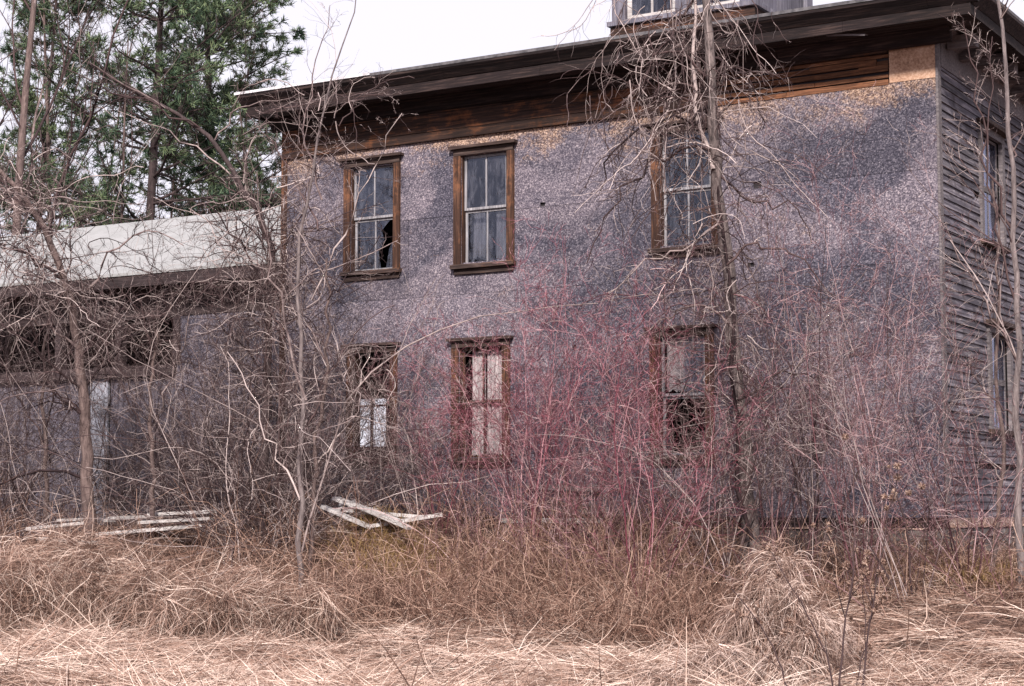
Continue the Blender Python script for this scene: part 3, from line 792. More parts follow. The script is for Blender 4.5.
ramify(cr, lp, lr, [(14, .1, 1, .9, .30, .5, 7, .28, -.16), (4, .1, 1, .8, .55, .7, 5, .25, -.10), (2, .1, 1, .7, .5, .8, 4, .2, -.05)], .1, 1)
cr.build('crown', M['twig'], rt, b0)
vine_tree = rt; Yv_tree = Y
# curly hanging vines near the eave
vn = Tubes(); N = 130
px = rng.normal(682, 36, N); py = rng.uniform(-30, 110, N)
P = np.array([W(a, b, Y - .45 + rng.normal(0, .25)) for a, b in zip(px, py)])
D = np.stack([rng.normal(-.12, .42, N), rng.normal(0, .2, N), rng.normal(-.5, .6, N)], 1)
pp, rr = grow(P, D, rng.uniform(.5, 2.0, N), rng.uniform(.0035, .008, N), 14, .19, -.12, .6); vn.add(pp, rr, None, 4, .2, 1)
ramify(vn, pp, rr, [(5, .1, 1, .7, .32, .7, 6, .24, -.10)], .2, 1)
vn.build('hanging_vine', M['twig'], rt, b0)

def drawn_tree(name, label, trunk, Y, r0, r1, limbs, mat='bark', tw='twig', spec=None, tlo=0, thi=1, n=20, cat='tree', group=None, wob=.02, lY=None, extra=None):
    base = W(*trunk[0], Y); rt = tree_root(name, label, base, cat, group)
    p = polyline(trunk, Y, n, wob); Tubes().add(p, radii(r0, r1, n), None, 7).build('trunk', M[mat], rt, base)
    cr = Tubes(); ps = [polyline([a for a in trunk], Y, 12, 0)]; rs = [radii(r0 * .5, r1, 12)]
    for L in limbs:
        q = polyline(L[0], (lY or Y), 12, .035); q[0, :, 1] += np.linspace(0, rng.normal(0, .5), 12)
        cr.add(q, radii(L[1], L[1] * .3, 12), None, 5, tlo, thi); ps.append(q); rs.append(radii(L[1], L[1] * .3, 12))
    lp = np.concatenate(ps); lr = np.concatenate(rs)
    ramify(cr, lp, lr, spec or [(10, .2, 1, .7, .26, .5, 7, .15, .02), (5, .15, 1, .65, .45, .7, 5, .16, .0), (3, .1, 1, .6, .5, .8, 4, .16, 0)], tlo, thi)
    cr.build('crown', M[tw], rt, base); return rt

# right edge sapling
Yr = 20.3
drawn_tree('bare_sapling', 'pale grey sapling trunk rising at the right edge before the clapboard wall', [(1019, 640), (1019, 560), (1018, 400), (1014, 250), (1012, 150), (1004, 60), (995, -40)], Yr, .05, .018,
           [([(1013, 230), (990, 180), (975, 110), (968, 60), (955, 20)], .018), ([(1015, 300), (1000, 250), (992, 180), (985, 120), (990, 40)], .016), ([(1017, 360), (980, 290), (950, 230), (930, 200)], .014), ([(1012, 160), (1024, 110), (1030, 40)], .014), ([(1018, 420), (975, 380), (945, 330)], .012)],
           'bark_light', 'twig', tlo=.35, thi=1)
drawn_tree('bare_sapling', 'thin crooked sapling just left of the pale trunk at the right edge', [(988, 605), (992, 560), (1001, 500), (1003, 440), (996, 350), (1000, 260), (992, 180)], 20.9, .032, .012,
           [([(1001, 480), (975, 440), (960, 400)], .01), ([(998, 350), (975, 300), (965, 240)], .01)], 'bark', 'twig', tlo=.1)
# twin trunks at x~300
Y3 = facade_Y(300, 4.0)
twin_tree = drawn_tree('bare_tree', 'twin-branched pale bare tree standing before the left corner of the farmhouse', [(300, 608), (301, 540), (298, 470), (303, 400), (300, 310), (296, 235), (318, 170), (322, 110), (338, 55), (352, 20), (356, -20)], Y3, .042, .006,
           [([(300, 560), (318, 480), (345, 400), (390, 345), (460, 318), (540, 306), (600, 305)], .017), ([(306, 400), (285, 320), (268, 230), (262, 180)], .022), ([(322, 200), (300, 130), (315, 70), (328, 0)], .016), ([(312, 300), (350, 230), (385, 150), (400, 118)], .015), ([(318, 230), (280, 150), (240, 105)], .014), ([(330, 130), (365, 95), (395, 96)], .012), ([(303, 430), (340, 350), (395, 300)], .016), ([(300, 500), (262, 420), (230, 350)], .016)],
           'bark_light', 'twig', tlo=.3, thi=1)
drawn_tree('bare_tree', 'darker thin trunk close behind the pale twin-branched tree', [(311, 600), (312, 520), (318, 440), (330, 340), (326, 260)], Y3 + .4, .04, .014,
           [([(315, 470), (350, 420), (372, 350)], .014), ([(325, 360), (300, 300), (285, 250)], .013), ([(328, 300), (360, 260), (380, 210)], .012)], 'bark', 'twig')
# dark leaning limb tree
Y4 = facade_Y(265, 2.2)
dark_tree = drawn_tree('bare_tree', 'dark-barked tree whose long limb leans up left over the wing roof', [(264, 552), (265, 500), (266, 430), (268, 340), (272, 280), (270, 235), (240, 180), (205, 130), (160, 105), (120, 82)], Y4, .085, .02,
           [([(200, 128), (150, 100), (100, 90), (50, 62)], .018), ([(250, 195), (200, 150), (150, 118), (110, 108)], .016), ([(255, 110), (300, 105), (350, 95), (382, 92)], .012), ([(215, 140), (235, 110), (300, 100)], .014), ([(268, 300), (240, 240), (200, 200), (150, 190)], .018), ([(269, 260), (300, 220), (310, 170), (330, 130)], .018), ([(267, 380), (220, 320), (180, 290), (140, 250)], .018), ([(266, 450), (220, 400), (190, 350)], .016)],
           'bark_dark', 'twig', tlo=0, thi=.75, n=26)
# left trunk
Y5 = facade_Y(88, 3.0)
wrapped_tree = drawn_tree('bare_tree', 'thick bent trunk wrapped in brambles in front of the white door of the wing', [(90, 545), (88, 470), (83, 390), (76, 320), (62, 270), (44, 225), (22, 190), (-10, 160)], Y5, .11, .03,
           [([(66, 280), (20, 250), (-20, 240)], .03), ([(50, 235), (10, 190), (-20, 130)], .026), ([(76, 320), (110, 250), (160, 230), (190, 250)], .024), ([(83, 390), (130, 330), (180, 300)], .022), ([(80, 350), (40, 320), (0, 330)], .022), ([(85, 420), (40, 380), (0, 400)], .018)],
           'bark', 'twig', tlo=0, thi=.85, spec=[(14, .1, 1, .8, .30, .5, 7, .24, -.03), (5, .1, 1, .7, .5, .7, 5, .2, -.03), (3, .1, 1, .6, .5, .8, 4, .18, -.02)])
for (px_, tt, lab, top) in ((152, 2.6, 'thin upright tree between the wing door and the leaning dark tree', 330), (45, 2.0, 'thin upright tree at the left edge, left of the bramble-wrapped trunk', 300)):
    Yq = facade_Y(px_, tt)
    drawn_tree('bare_tree', lab, [(px_, 548), (px_ + 2, 470), (px_ - 3, 400), (px_ + 6, top)], Yq, .045, .018, [([(px_, 430), (px_ + 30, 350), (px_ + 45, 290)], .016), ([(px_, 450), (px_ - 30, 390), (px_ - 40, 320)], .015), ([(px_ + 3, 380), (px_ - 12, 300), (px_ + 5, 240)], .014)], 'bark', 'twig', thi=.8)
def tangle(rootobj, pixs, Y, N, sx, sy, Lr, name='vine', wander=.22, up=-.06, mat='twig', lean=0):
    base = np.array(rootobj.location); c = Tubes(); i = rng.integers(0, len(pixs), N)
    pq = np.array(pixs, float)[i] + np.stack([rng.normal(0, sx, N), rng.normal(0, sy, N)], 1)
    P = np.array([W(a, b, Y + rng.normal(0, .35)) for a, b in pq])
    D = np.stack([rng.normal(lean, .7, N), rng.normal(0, .3, N), rng.normal(.1, .6, N)], 1)
    p_, r_ = grow(P, D, rng.uniform(*Lr, N), rng.uniform(.004, .009, N), 14, wander, up, .6); c.add(p_, r_, None, 4, .1, 1)
    ramify(c, p_, r_, [(6, .1, 1, .8, .32, .7, 6, .26, -.05), (3, .1, 1, .8, .5, .8, 4, .24, -.02)], .1, 1)
    c.build(name, M[mat], rootobj, base)
tangle(dark_tree, [(268, 240), (266, 280), (268, 330), (266, 380), (264, 430), (250, 300), (285, 300), (260, 230), (240, 260), (275, 200)], Y4 - .2, 210, 15, 18, (.7, 2.0))
tangle(wrapped_tree, [(20, 190), (35, 220), (60, 270), (75, 320), (85, 380), (20, 260), (110, 320), (150, 330), (10, 220), (30, 250)], Y5 - .1, 220, 16, 18, (.7, 2.1))
tangle(vine_tree, [(700, 150), (690, 180), (705, 210), (680, 200), (670, 150), (640, 150), (712, 240), (700, 260), (722, 150)], Yv_tree - .5, 46, 10, 16, (.5, 1.5), 'window_vine', .14, -.13)
tangle(vine_tree, [(735, 330), (730, 280), (738, 380), (742, 430), (746, 480)], Yv_tree - .2, 60, 12, 24, (.4, 1.2), 'trunk_vine', .2, -.04)
tangle(vine_tree, [(640, 300), (670, 330), (700, 300), (760, 330), (620, 340), (770, 400)], Yv_tree - .3, 34, 24, 22, (.5, 1.4), 'low_vine', .2, -.05, 'rose')
tangle(twin_tree, [(300, 330), (310, 400), (325, 450), (320, 140), (330, 110), (305, 250), (350, 380)], Y3, 85, 14, 16, (.4, 1.3))
# ------------------------------------------------------------------ shrubs
shrub('red_twig_shrub', 'dense crimson-twigged shrub in front of the curtained lower window', 'shrub', 530, 2.0, 4.2, 20, .28, M['red'], up=.05, dens=1.2)
shrub('red_twig_shrub', 'lower crimson-twigged shrub standing left of the curtained lower window', 'shrub', 440, 1.5, 3.2, 8, .30, M['red'])
shrub('red_twig_shrub', 'wide fan-shaped reddish shrub, nearest to the viewer, left of the third lower window', 'shrub', 640, 4.0, 4.3, 13, .66, M['red'], up=.03, dens=1.1, thi=.95)
shrub('rosy_shrub', 'loose rosy-grey shrub between the second and third lower windows', 'shrub', 590, 2.4, 4.0, 14, .45, M['rose'], dens=1.2)
shrub('red_twig_shrub', 'fine crimson shrub between the curtained window and the plank stoop', 'shrub', 560, 1.5, 4.6, 10, .26, M['red'], dens=1.3, r=.006)
shrub('rosy_shrub', 'tall fine rosy-grey shrub close to the wall right of the vine-hung tree', 'shrub', 775, 1.0, 4.8, 10, .30, M['rose'], dens=1.5, r=.006)
shrub('bare_shrub', 'fine twiggy shrub against the wall between the sashless and curtained windows', 'shrub', 412, 1.1, 3.9, 10, .36, M['rose'], dens=1.4, r=.006)
shrub('bare_shrub', 'pale twiggy shrub at the foot of the vine-hung tree', 'shrub', 722, 2.9, 3.8, 18, .5, M['twig'], tlo=.1)
shrub('bare_shrub', 'tall airy bare shrub right of the vine-hung tree', 'shrub', 806, 2.6, 5.4, 13, .33, M['twig'], dens=.9, thi=.8)
shrub('rosy_shrub', 'pinkish tall bare shrub near the right corner of the farmhouse', 'shrub', 862, 2.8, 5.0, 15, .48, M['rose'], dens=1.0, tlo=.25)
shrub('bare_shrub', 'pale crooked shrub standing right at the house corner', 'shrub', 908, 3.2, 3.8, 11, .5, M['twig'], tlo=.2)
shrub('rosy_shrub', 'low rosy-grey shrub against the foot of the clapboard wall', 'shrub', 962, 2.4, 3.0, 14, .6, M['rose'])
shrub('bare_shrub', 'grey shrub covering the sashless lower window', 'shrub', 368, 1.9, 2.9, 11, .5, M['twig'], tlo=.15)
shrub('bare_shrub', 'bushy pale shrub between the twin-branched tree and the sashless window', 'shrub', 322, 1.4, 3.3, 12, .6, M['twig'], tlo=.2)
shrub('bare_shrub', 'grey-brown shrub in front of the boarded end of the wing', 'shrub', 226, 1.9, 4.6, 24, .5, M['twig'], thi=.85, dens=1.2)
shrub('bare_shrub', 'brown shrub right of the white door of the wing', 'shrub', 178, 1.4, 3.4, 20, .55, M['twig'], thi=.8, dens=1.2)
shrub('bare_shrub', 'tangled shrub left of the bramble-wrapped trunk', 'shrub', 10, 1.9, 3.9, 24, .6, M['twig'], thi=.75, dens=1.2)
shrub('bare_shrub', 'shrub in front of the white door of the wing', 'shrub', 118, 1.3, 3.2, 16, .5, M['twig'], thi=.85, dens=1.2)
shrub('bare_shrub', 'tall thin shrub brushing the left corner board of the farmhouse', 'shrub', 280, 1.4, 5.0, 16, .30, M['twig'], thi=.9)
shrub('rosy_shrub', 'sparse rosy-grey shrub just right of the vine-hung tree against the blank wall', 'shrub', 770, 1.5, 5.2, 9, .36, M['rose'], dens=.8, thi=.8)
shrub('bare_shrub', 'sparse grey shrub under the first upper window, left of the curtained window', 'shrub', 428, 1.5, 3.0, 8, .4, M['twig'])

# ------------------------------------------------------------------ brambles and brush (uncountable)
def scatter(n, pxr, tr, powt=1.0):
    px = rng.uniform(*pxr, n); t = tr[0] + (tr[1] - tr[0]) * rng.uniform(0, 1, n) ** powt
    Y = np.array([facade_Y(a, b) for a, b in zip(px, t)]); X = (px - 512) / FPX * Y * 1.004
    return np.stack([X, Y, ground_z(X, Y) - .02], 1), px, t
bt = Tubes()
P, px, t = scatter(900, (-40, 335), (.9, 3.3))
hh = np.where(rng.random(len(P)) < .35, rng.uniform(1.1, 1.9, len(P)), rng.uniform(.4, 1.0, len(P))) * np.where(px > 290, .75, 1)
k_ = ~((((px > 20) & (px < 225)) | (px > 315)) & (t > 1.3) & (rng.random(len(P)) < .95)); P = P[k_]; hh = hh[k_]
D = np.stack([rng.normal(0, .5, len(P)), rng.normal(0, .4, len(P)), np.ones(len(P))], 1)
p1, r1 = grow(P, D, 3.6 * hh, rng.uniform(.004, .009, len(P)), 14, .15, -.05, .5); bt.add(p1, r1, None, 4, 0, 1)
ramify(bt, p1, r1, [(8, .2, 1, .9, .24, .6, 7, .26, -.03), (4, .1, 1, .8, .5, .8, 5, .26, 0)], 0, 1)
o = bt.build('brambles', M['twig']); tag(o, 'arching grey-brown brambles filling the ground before the wing', 'brambles', kind='stuff')
bt = Tubes()
P, px, t = scatter(520, (330, 1040), (.6, 3.6)); k_ = ~((px < 440) & (t > 1.5)) & ~((px > 700) & (rng.random(520) < .65)); P = P[k_]
D = np.stack([rng.normal(0, .45, len(P)), rng.normal(0, .3, len(P)), np.ones(len(P))], 1)
p1, r1 = grow(P, D, rng.uniform(.9, 2.7, len(P)), rng.uniform(.003, .007, len(P)), 9, .10, -.03, .5); bt.add(p1, r1, None, 3)
ramify(bt, p1, r1, [(6, .25, 1, .7, .25, .6, 4, .16, .02), (2, .1, 1, .7, .5, .8, 3, .2, 0)])
o = bt.build('brambles', M['rose']); tag(o, 'thin rosy-grey canes along the foot of the house wall', 'brambles', kind='stuff')
# brown dead weed stalks
bt = Tubes()
Pa, pxa, ta = scatter(5600, (330, 720), (.7, 5.6)); Pb, pxb, tb_ = scatter(3000, (700, 1060), (.5, 3.4)); Pc, pxc, tc_ = scatter(3600, (-60, 340), (.8, 5.2))
P = np.concatenate([Pa, Pb, Pc]); pxx = np.concatenate([pxa, pxb, pxc])
cl = .5 + .5 * np.sin(P[:, 0] * 2.1 + 1) * np.sin(P[:, 1] * 1.7 + P[:, 0])
keep = rng.random(len(P)) < .35 + .65 * cl; P = P[keep]; cl = cl[keep]; pxx = pxx[keep]
N = len(P); D = np.stack([rng.normal(0, .5, N), rng.normal(0, .4, N), np.ones(N) * .8], 1)
lx_, ly_ = w2loc(P[:, 0], P[:, 1]); t_ = -ly_
tall = np.where(pxx > 700, .6, 1.0) * np.where(((pxx > 318) & (pxx < 445) & (t_ > 1.2) & (t_ < 3.9)) | ((pxx > 15) & (pxx < 225) & (t_ > 1.2) & (t_ < 3.9)), .22, 1)
p1, r1 = grow(P, D, (rng.gamma(3.2, .18, N) + .15 + .3 * cl) * tall, rng.uniform(.0025, .0055, N), 7, .26, -.06, .6); bt.add(p1, r1, np.clip(rng.beta(1.7, 1.6, N), 0, 1), 3)
ramify(bt, p1, r1, [(4, .2, 1, .8, .4, .7, 5, .3, -.04)], 0, 1)
o = bt.build('dead_weeds', M['brown']); tag(o, 'brown dead weed stalks in the strip before the house', 'weeds', kind='stuff')

# ------------------------------------------------------------------ dead grass
def fnoise(X, Y, s):
    return (np.sin(X * 1.7 * s + 2.1 * np.sin(Y * .9 * s)) + np.sin(Y * 2.3 * s - 1.3 * np.sin(X * 1.1 * s + 1)) + np.sin((X + Y) * 3.1 * s + 2) * .6) / 2.6
def grass(name, N, xr, yr, Lr, wd, elev, label, tb=0.0):
    # depths denser far from the camera so that the cover stays even in the picture
    m = 22; nl = N // m
    def rep(v): return np.repeat(v, m)
    Yl = rng.uniform(*yr, nl); Xl = rng.uniform(-1, 1, nl) * Yl * .31
    al = .05 + .6 * fnoise(Xl, Yl, .45) + rng.normal(0, .42, nl) + np.where(rng.random(nl) < .5, math.pi, 0)
    ll = rep(rng.uniform(-.22, .22, nl)); w1 = rng.normal(0, .07, nl * m); w2 = rng.normal(0, .16, nl * m)
    Yv = rep(Yl) + np.sin(rep(al)) * w2 + np.cos(rep(al)) * w1; X = rep(Xl) + np.cos(rep(al)) * w2 - np.sin(rep(al)) * w1
    ang = rep(al) + rng.normal(0, .20, nl * m); lel = rep(rng.normal(1, .5, nl)); lt = rep(rng.normal(0, .17, nl)); loose = rng.random(nl * m) < .15
    ang = np.where(loose, rng.uniform(0, 6.28, nl * m), ang); N = nl * m
    lx, ly = w2loc(X, Yv); hol = fnoise(X * 1.3 + 3, Yv * 2.0, 1.9) + .5 * fnoise(X * 2 - 5, Yv * 3, 3.1); k = ((ly < -.25) | (lx > .1) & (ly < 7)) & ((hol < .30) | (rng.random(N) < .12))
    X, Yv, ly, ang, lel, lt = X[k], Yv[k], ly[k], ang[k], lel[k], lt[k]; N = len(X)
    f = fnoise(X, Yv, .8); f2 = fnoise(X + 7, Yv - 3, 2.3)
    el = np.abs(rng.normal(elev, elev * .7, N) * lel) * (1 + .6 * f2)
    D = np.stack([np.cos(ang), np.sin(ang) * .8, el], 1)
    tuft = .10 * np.clip(f2 + .3, 0, 1) 
    Z = ground_z(X, Yv) + rng.uniform(0, .05, N) + tuft * rng.random(N)
    L = rng.uniform(*Lr, N)
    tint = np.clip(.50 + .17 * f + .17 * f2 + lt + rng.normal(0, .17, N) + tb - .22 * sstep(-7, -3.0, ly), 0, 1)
    o = blades(name, np.stack([X, Yv, Z], 1), D, L, rng.uniform(.5, 1.2, N) * wd, M['straw'], 5, .04 + .34 * rng.random((N, 1)) ** 3, -.05, tint)
    tag(o, label, 'grass', kind='stuff'); return o
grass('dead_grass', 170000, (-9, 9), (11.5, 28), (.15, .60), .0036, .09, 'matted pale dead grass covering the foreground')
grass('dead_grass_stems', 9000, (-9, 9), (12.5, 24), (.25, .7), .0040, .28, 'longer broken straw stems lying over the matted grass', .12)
# sparse cover further out, beside and behind
N = 30000; X = rng.uniform(-45, 45, N); Yv = rng.uniform(3, 70, N); lx, ly = w2loc(X, Yv)
k = ~((lx > -26) & (lx < .2) & (ly > -.3) & (ly < 9.3)) ; X, Yv = X[k], Yv[k]; N = len(X)
D = np.stack([rng.normal(0, 1, N), rng.normal(0, 1, N), np.abs(rng.normal(.5, .4, N))], 1)
o = blades('rough_grass', np.stack([X, Yv, ground_z(X, Yv)], 1), D, rng.uniform(.3, .9, N), np.full(N, .008), M['straw'], 4, .2, -.06, np.clip(rng.normal(.4, .2, N), 0, 1)); tag(o, 'rough dead grass around the house and field', 'grass', kind='stuff')
# mossy yellowish patches
N = 5000; a1 = rng.random(N) < .6
px = np.where(a1, rng.normal(400, 32, N), rng.normal(975, 30, N)); tt = np.where(a1, rng.uniform(2.3, 3.6, N), rng.uniform(1.2, 2.6, N))
Yv = np.array([facade_Y(a, b) for a, b in zip(px, tt)]); X = (px - 512) / FPX * Yv
D = np.stack([rng.normal(0, .7, N), rng.normal(0, .7, N), np.ones(N)], 1)
o = blades('yellow_weeds', np.stack([X, Yv, ground_z(X, Yv)], 1), D, rng.uniform(.12, .34, N), np.full(N, .006), M['moss'], 3, .2, -.05, rng.random(N)); tag(o, 'yellowish mossy growth near the board heap and the clapboard wall', 'weeds', kind='stuff')

# drooping pale grass clump, foreground
def clump(label, ridge, Y, N, Lr, wid=.8, mat='fluff', spread=.55):
    """a lodged heap of grass: blades leave a wandering crest and fall to both sides"""
    cr = np.array([W(x, y, Y + dy) for x, y, dy in ridge]); m = cr.mean(0)
    base = np.array([m[0], m[1], float(ground_z(m[0], m[1]))]); rt = empty('grass_clump', tuple(base)); tag(rt, label, 'grass clump')
    m = 60; nl = N // m; N = nl * m; q_ = lambda v: np.repeat(v, m)
    t = np.clip(q_(rng.uniform(0, len(cr) - 1.001, nl)) + rng.normal(0, .07, N), 0, len(cr) - 1.001); i = t.astype(int); f = (t - i)[:, None]
    P = cr[i] * (1 - f) + cr[i + 1] * f
    gz = ground_z(P[:, 0], P[:, 1]); low = np.clip(q_(np.where(rng.random(nl) < .12, rng.uniform(1, 1.28, nl), rng.uniform(.15, 1.0, nl) ** .8)) + rng.normal(0, .06, N), .05, 1.3)
    P[:, 2] = gz + (P[:, 2] - gz) * low
    a = q_(rng.uniform(0, 2 * math.pi, nl)) + rng.normal(0, .3, N); rl = q_(rng.random(nl)); sp = np.clip(1.05 - low, .05, 1) * spread + .08
    P[:, 0] += np.cos(a) * sp * (rl + rng.normal(0, .08, N)); P[:, 1] += np.sin(a) * sp * (rl + rng.normal(0, .08, N)) * .8
    wild = rng.random(N) < .14; a = np.where(wild, rng.uniform(0, 6.28, N), a)
    lump = q_(rng.random(nl)); a = a + q_(rng.normal(0, .5, nl))
    D = np.stack([np.cos(a) * wid, np.sin(a) * wid, q_(rng.normal(.15, .4, nl)) + rng.normal(0, .2, N)], 1)
    blades('drooping_blade_mass', P, D, rng.uniform(*Lr, N) * (.6 + .6 * lump), rng.uniform(.0018, .0038, N), M[mat], 7, .26 if mat == 'straw' else .2, -.2 if mat == 'straw' else -.34, np.clip(rng.normal(.42 if mat == 'straw' else .52, .27, N) + .4 * (q_(rng.random(nl)) - .5), 0, 1), rt, base)
    s = Tubes(); n2 = 260; t = rng.uniform(0, len(cr) - 1.001, n2); i = t.astype(int); f = (t - i)[:, None]
    P = cr[i] * (1 - f) + cr[i + 1] * f; hh = P[:, 2] - ground_z(P[:, 0], P[:, 1]); P[:, 2] = ground_z(P[:, 0], P[:, 1]) - .02; P[:, :2] += rng.normal(0, .15, (n2, 2))
    D = np.stack([rng.normal(0, .3, n2), rng.normal(0, .3, n2), np.ones(n2)], 1)
    p_, r_ = grow(P, D, hh * rng.uniform(.7, 1.3, n2), rng.uniform(.002, .0045, n2), 6, .14, -.02, .6); s.add(p_, r_); s.build('stem', M['brown'], rt, base)
clump('large drooping mound of pale dead grass in the right foreground', [(704, 676, -.2), (738, 634, 0), (754, 606, .05), (770, 580, .2), (790, 574, .1), (806, 618, -.1), (776, 668, -.3), (812, 680, 0)], 15.6, 11500, (.14, .52), .6)
clump('lower ragged grass mound leaning left against the large pale mound', [(662, 682, -.2), (690, 672, 0), (715, 655, 0), (735, 668, .1)], 15.3, 5000, (.18, .55), .9)
clump('small ragged pale grass mound right of the largest mound', [(812, 640, .1), (834, 625, .2), (858, 650, .2)], 16.1, 1800, (.15, .45))
clump('low hummock of lodged grass at the far left foreground', [(-30, 572, -.8), (0, 552, .4), (30, 560, -.5), (62, 548, .6), (85, 562, -.3), (120, 560, .5), (150, 580, -.5), (175, 578, .2)], 22.3, 9000, (.25, 1.1), 1.2, 'straw', .85)
clump('long hummock of lodged grass before the pale twin-branched tree', [(160, 592, -.5), (190, 584, .5), (225, 592, -.3), (250, 580, .6), (285, 594, 0), (330, 597, -.4)], 21.3, 5000, (.25, .9), 1.2, 'straw', .85)

# ------------------------------------------------------------------ seed-head weeds, foreground right
def seed_weed(label, pts_, Y, r0, heads, side):
    base = W(*pts_[0], Y); base = np.array([base[0], Y, float(ground_z(base[0], Y))])
    rt = empty('seed_weed', tuple(base)); tag(rt, label, 'weed')
    p = polyline(pts_, Y, 14, .008); p[0, 0] = base - [0, 0, .03]
    Tubes().add(p, radii(r0, r0 * .4, 14), np.array([.25]), 6).build('stem', M['twig'], rt, base)
    P, D, L, R = spawn(p, radii(r0, r0 * .4, 14), side, .35, .98, .6, .24, .6); q, qr = grow(P, D, L, R, 6, .08, .06, .5)
    for j in range(len(q)): Tubes().add(q[j:j + 1], qr[j:j + 1], None, 4, 0, .6).build('side_stem', M['twig'], rt, base)
    tips = np.concatenate([q[:, -1], q[: heads // 2, 3], p[0, -1:]])[:heads + 4]
    for tp in tips:
        hd = Tubes()
        n3 = 46; d = norm(rng.normal(0, 1, (n3, 3))); rr = rng.uniform(.016, .042)
        pp = np.stack([tp + d * .002, tp + d * rr], 1)
        hd.add(pp, np.tile(np.array([[.0075, .0020]]), (n3, 1)), rng.uniform(.1, .9, n3), 3)
        hd.build('seed_head', M['burr'], rt, base)
seed_weed('dark-stemmed seed weed leaning right, tallest of those by the grass mound', [(838, 720), (840, 680), (849, 600), (856, 540), (852, 480), (856, 452)], 14.6, .010, 12, 10)
seed_weed('seed weed with brown burrs standing furthest right of the foreground weeds', [(858, 720), (866, 660), (874, 590), (884, 540), (893, 498), (900, 478)], 14.9, .010, 14, 10)
seed_weed('thin seed weed slanting left across the pale grass mound', [(838, 730), (830, 660), (806, 610), (782, 570), (770, 548)], 14.5, .009, 6, 5)
seed_weed('low seed weed crossing the mound toward the bottom', [(800, 730), (790, 690), (770, 640), (745, 605), (730, 586)], 14.4, .009, 5, 5)
seed_weed('short seed weed between the two upright foreground weeds', [(846, 720), (856, 680), (868, 640), (862, 590), (866, 560)], 15.1, .007, 7, 6)

# ------------------------------------------------------------------ trees behind
def pine(name, label, px, Y, H, seed, lo=.15, mesh=None, sc=1.0, rz=0.0):
    global rng
    X = (px - 512) / FPX * Y; base = np.array([X, Y, float(ground_z(X, Y))])
    rt = empty(name, tuple(base), rz); tag(rt, label, 'pine tree', 'pines behind the wing')
    if mesh is not None:
        rt.scale = (sc, sc, sc)
        for m_ in mesh: c = m_.copy(); link(c, rt)
        return rt, None
    old = rng; rng = np.random.default_rng(seed)
    Z = np.zeros(3)
    tp, tr_ = grow(np.zeros((1, 3)), np.array([[0, 0, 1.]]), np.array([H]), np.array([.17]), 22, .004, 0.0, .15)
    a = Tubes().add(tp, tr_, None, 9).build('trunk', M['bark_dark'], rt)
    nb = 108; t = np.sort(np.clip(lo + (1 - lo) * (rng.integers(0, 19, nb) + rng.normal(0, .07, nb)) / 19, lo, .985)); x = t * 21; i = np.minimum(x.astype(int), 20); fr = (x - i)[:, None]
    P = tp[0, i] * (1 - fr) + tp[0, i + 1] * fr
    az = rng.uniform(0, 2 * math.pi, nb); tier = np.sin(t * 46) * .5 + .5
    L = (1.2 + 4.6 * (1 - t) ** .75) * rng.uniform(.55, 1.1, nb)
    D = np.stack([np.cos(az), np.sin(az), rng.uniform(-.12, .12, nb) + t * .45], 1)
    bp, br = grow(P, D, L, .02 + .035 * (1 - t), 9, .08, .025, .25)
    c = Tubes().add(bp, br, None, 5, 0, .4)
    P, D, L2, R = spawn(bp, br, 12, .22, 1, .85, .30, .5, .006, flat=.25); sp, sr = grow(P, D, L2, R, 5, .12, .03, .4); c.add(sp, sr, None, 3, 0, .4)
    P, D, L3, R = spawn(sp, sr, 4, .15, 1, .7, .45, .6, .004, flat=.35); qp, qr = grow(P, D, L3, R, 4, .12, .05, .5); c.add(qp, qr, None, 3, 0, .4)
    b = c.build('branches', M['bark_dark'], rt)
    P, D, L4, R = spawn(np.concatenate([qp]), qr, 13, .3, 1, .75, 1, 1)
    P2, D2, L5, R2 = spawn(sp, sr, 10, .5, 1, .7, 1, 1)
    P = np.concatenate([P, P2]); D = np.concatenate([D, D2]); N = len(P)
    cl = np.clip(.45 + .3 * np.sin(P[:, 0] * 1.7) * np.sin(P[:, 1] * 1.5 + P[:, 2] * 2) + rng.normal(0, .2, N), 0, 1)
    f = blades('crown', P, D, rng.uniform(.10, .20, N), np.full(N, .0125), M['needles'], 2, .1, .03, cl, rt)
    rng = old
    return rt, (a, b, f)
_, pm = pine('pine_tree', 'tall dark pine behind the wing with its trunk in full view', 141, 44, 19, 3, lo=.36)
_, pm2 = pine('pine_tree', 'pine just right of the tallest pine, reaching toward the house eave', 212, 49, 20, 5, lo=.30)
pine('pine_tree', 'pine at the left whose low dark boughs spread over the wing roof', 30, 47, 15, 7, mesh=pm2, sc=.78, rz=2.1)
pine('pine_tree', 'small distant pine nearest to the farmhouse eave', 276, 66, 17, 9, mesh=pm, sc=.80, rz=4.0)
pine('pine_tree', 'shorter bright green young pine low beside the farmhouse corner', 196, 47, 11, 9, mesh=pm, sc=.56, rz=1.0)

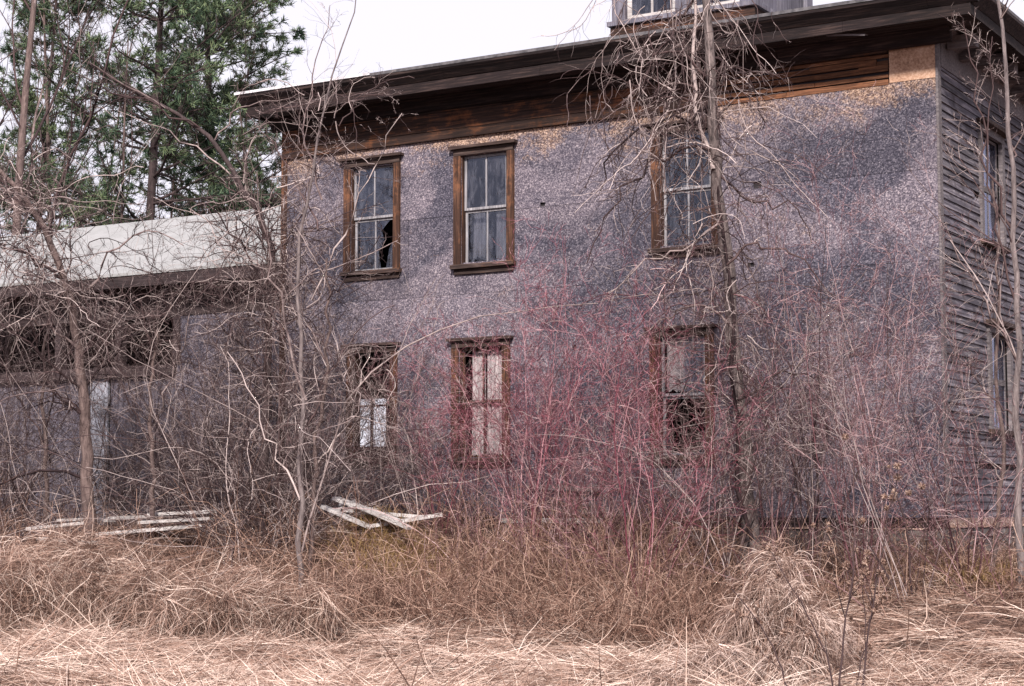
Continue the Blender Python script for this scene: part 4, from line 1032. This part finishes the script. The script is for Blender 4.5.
def back_tree(label, px, Y, H, r0, seed, lean=0.0, mat='bark', nl=14):
    global rng
    X = (px - 512) / FPX * Y; base = np.array([X, Y, float(ground_z(X, Y))])
    rt = empty('bare_tree', tuple(base)); tag(rt, label, 'tree', 'bare trees behind the wing')
    old = rng; rng = np.random.default_rng(seed)
    tp, tr_ = grow(np.zeros((1, 3)), np.array([[lean, 0, 1.]]), np.array([H]), np.array([r0]), 18, .010, .01, .2)
    Tubes().add(tp, tr_, None, 7).build('trunk', M[mat], rt)
    c = Tubes(); ramify(c, tp, tr_, [(nl, .3, 1, .55, .42, .5, 9, .10, .07), (6, .2, 1, .6, .45, .6, 6, .12, .05), (5, .2, 1, .6, .5, .7, 5, .14, .03), (3, .2, 1, .6, .5, .8, 3, .12, .0)], 0, .8)
    c.build('crown', M['twig'], rt); rng = old
back_tree('grey bare tree at the far left edge behind the wing', 8, 40, 17, .15, 21, -.01)
back_tree('slim bare tree second from the left edge behind the wing', 44, 46, 15, .10, 22, .04)
back_tree('thin bare tree just left of the tall pine trunk', 118, 42, 12, .07, 23)
back_tree('thin bare tree right of the tall pine trunk', 172, 46, 12, .07, 24, -.05)
back_tree('slender bare tree in the gap between pine and farmhouse', 232, 50, 14, .07, 25)
back_tree('short bare tree beside the farmhouse corner, behind the wing', 262, 44, 11, .06, 26)
back_tree('slight leaning bare tree between left edge and tall pine', 78, 52, 15, .08, 27, .08)

# unseen trees added behind the camera to darken pane reflections and lower ambient light
n_ = 46; az = rng.uniform(-2.9, 2.9, n_); P = np.stack([rng.uniform(-70, 70, n_), rng.uniform(-55, -28, n_), np.zeros(n_) - .1], 1)
wt, wr = grow(P, np.tile([[0, 0, 1.]], (n_, 1)), rng.uniform(13, 21, n_), rng.uniform(.12, .25, n_), 12, .03, .02, .2)
c = Tubes(); c.add(wt, wr, None, 5, 0, .5); ramify(c, wt, wr, [(16, .25, 1, .6, .4, .5, 7, .1, .06), (6, .2, 1, .6, .45, .6, 5, .12, .04), (4, .2, 1, .6, .5, .8, 3, .12, .0)], 0, .5)
o = c.build('added_woods', M['bark_dark']); tag(o, 'unseen bare trees added behind the viewpoint to darken the window reflections', 'woods', kind='stuff')

# ------------------------------------------------------------------ light
SE, SR = math.radians(36), math.radians(188)      # elevation; azimuth of the sun, clockwise from +Y
wd_ = bpy.data.worlds.new('World'); scene.world = wd_; wd_.use_nodes = True
nt = wd_.node_tree; bg = nt.nodes['Background']
sky = nt.nodes.new('ShaderNodeTexSky'); sky.sky_type = 'NISHITA'; sky.sun_disc = False; sky.sun_elevation = SE; sky.sun_rotation = SR
tc = nt.nodes.new('ShaderNodeTexCoord'); nz = nt.nodes.new('ShaderNodeTexNoise'); nz.inputs['Scale'].default_value = 1.6; nz.inputs['Detail'].default_value = 5
nt.links.new(tc.outputs['Generated'], nz.inputs['Vector'])
rp = nt.nodes.new('ShaderNodeValToRGB'); rp.color_ramp.elements[0].position = .2; rp.color_ramp.elements[0].color = (.80, .80, .80, 1); rp.color_ramp.elements[1].position = .5; rp.color_ramp.elements[1].color = (.96, .96, .96, 1)
nt.links.new(nz.outputs['Fac'], rp.inputs[0])
mx = nt.nodes.new('ShaderNodeMix'); mx.data_type = 'RGBA'; nt.links.new(rp.outputs[0], mx.inputs[0]); nt.links.new(sky.outputs[0], mx.inputs[6]); mx.inputs[7].default_value = (9.2, 8.9, 10.0, 1)
nt.links.new(mx.outputs[2], bg.inputs['Color']); bg.inputs['Strength'].default_value = .084
sd = bpy.data.lights.new('sun', 'SUN'); sd.energy = 4.8; sd.angle = math.radians(5); sd.color = (1, .93, .86)
so = bpy.data.objects.new('sun', sd); COL.objects.link(so)
dirv = Vector((math.sin(SR) * math.cos(SE), math.cos(SR) * math.cos(SE), math.sin(SE)))
so.rotation_euler = dirv.to_track_quat('Z', 'Y').to_euler()
vs_ = scene.view_settings; vs_.view_transform = 'Standard'; vs_.look = 'None'; vs_.exposure = .42; vs_.gamma = 1; vs_.use_curve_mapping = False
scene.cycles.max_bounces = 5; scene.cycles.transparent_max_bounces = 12
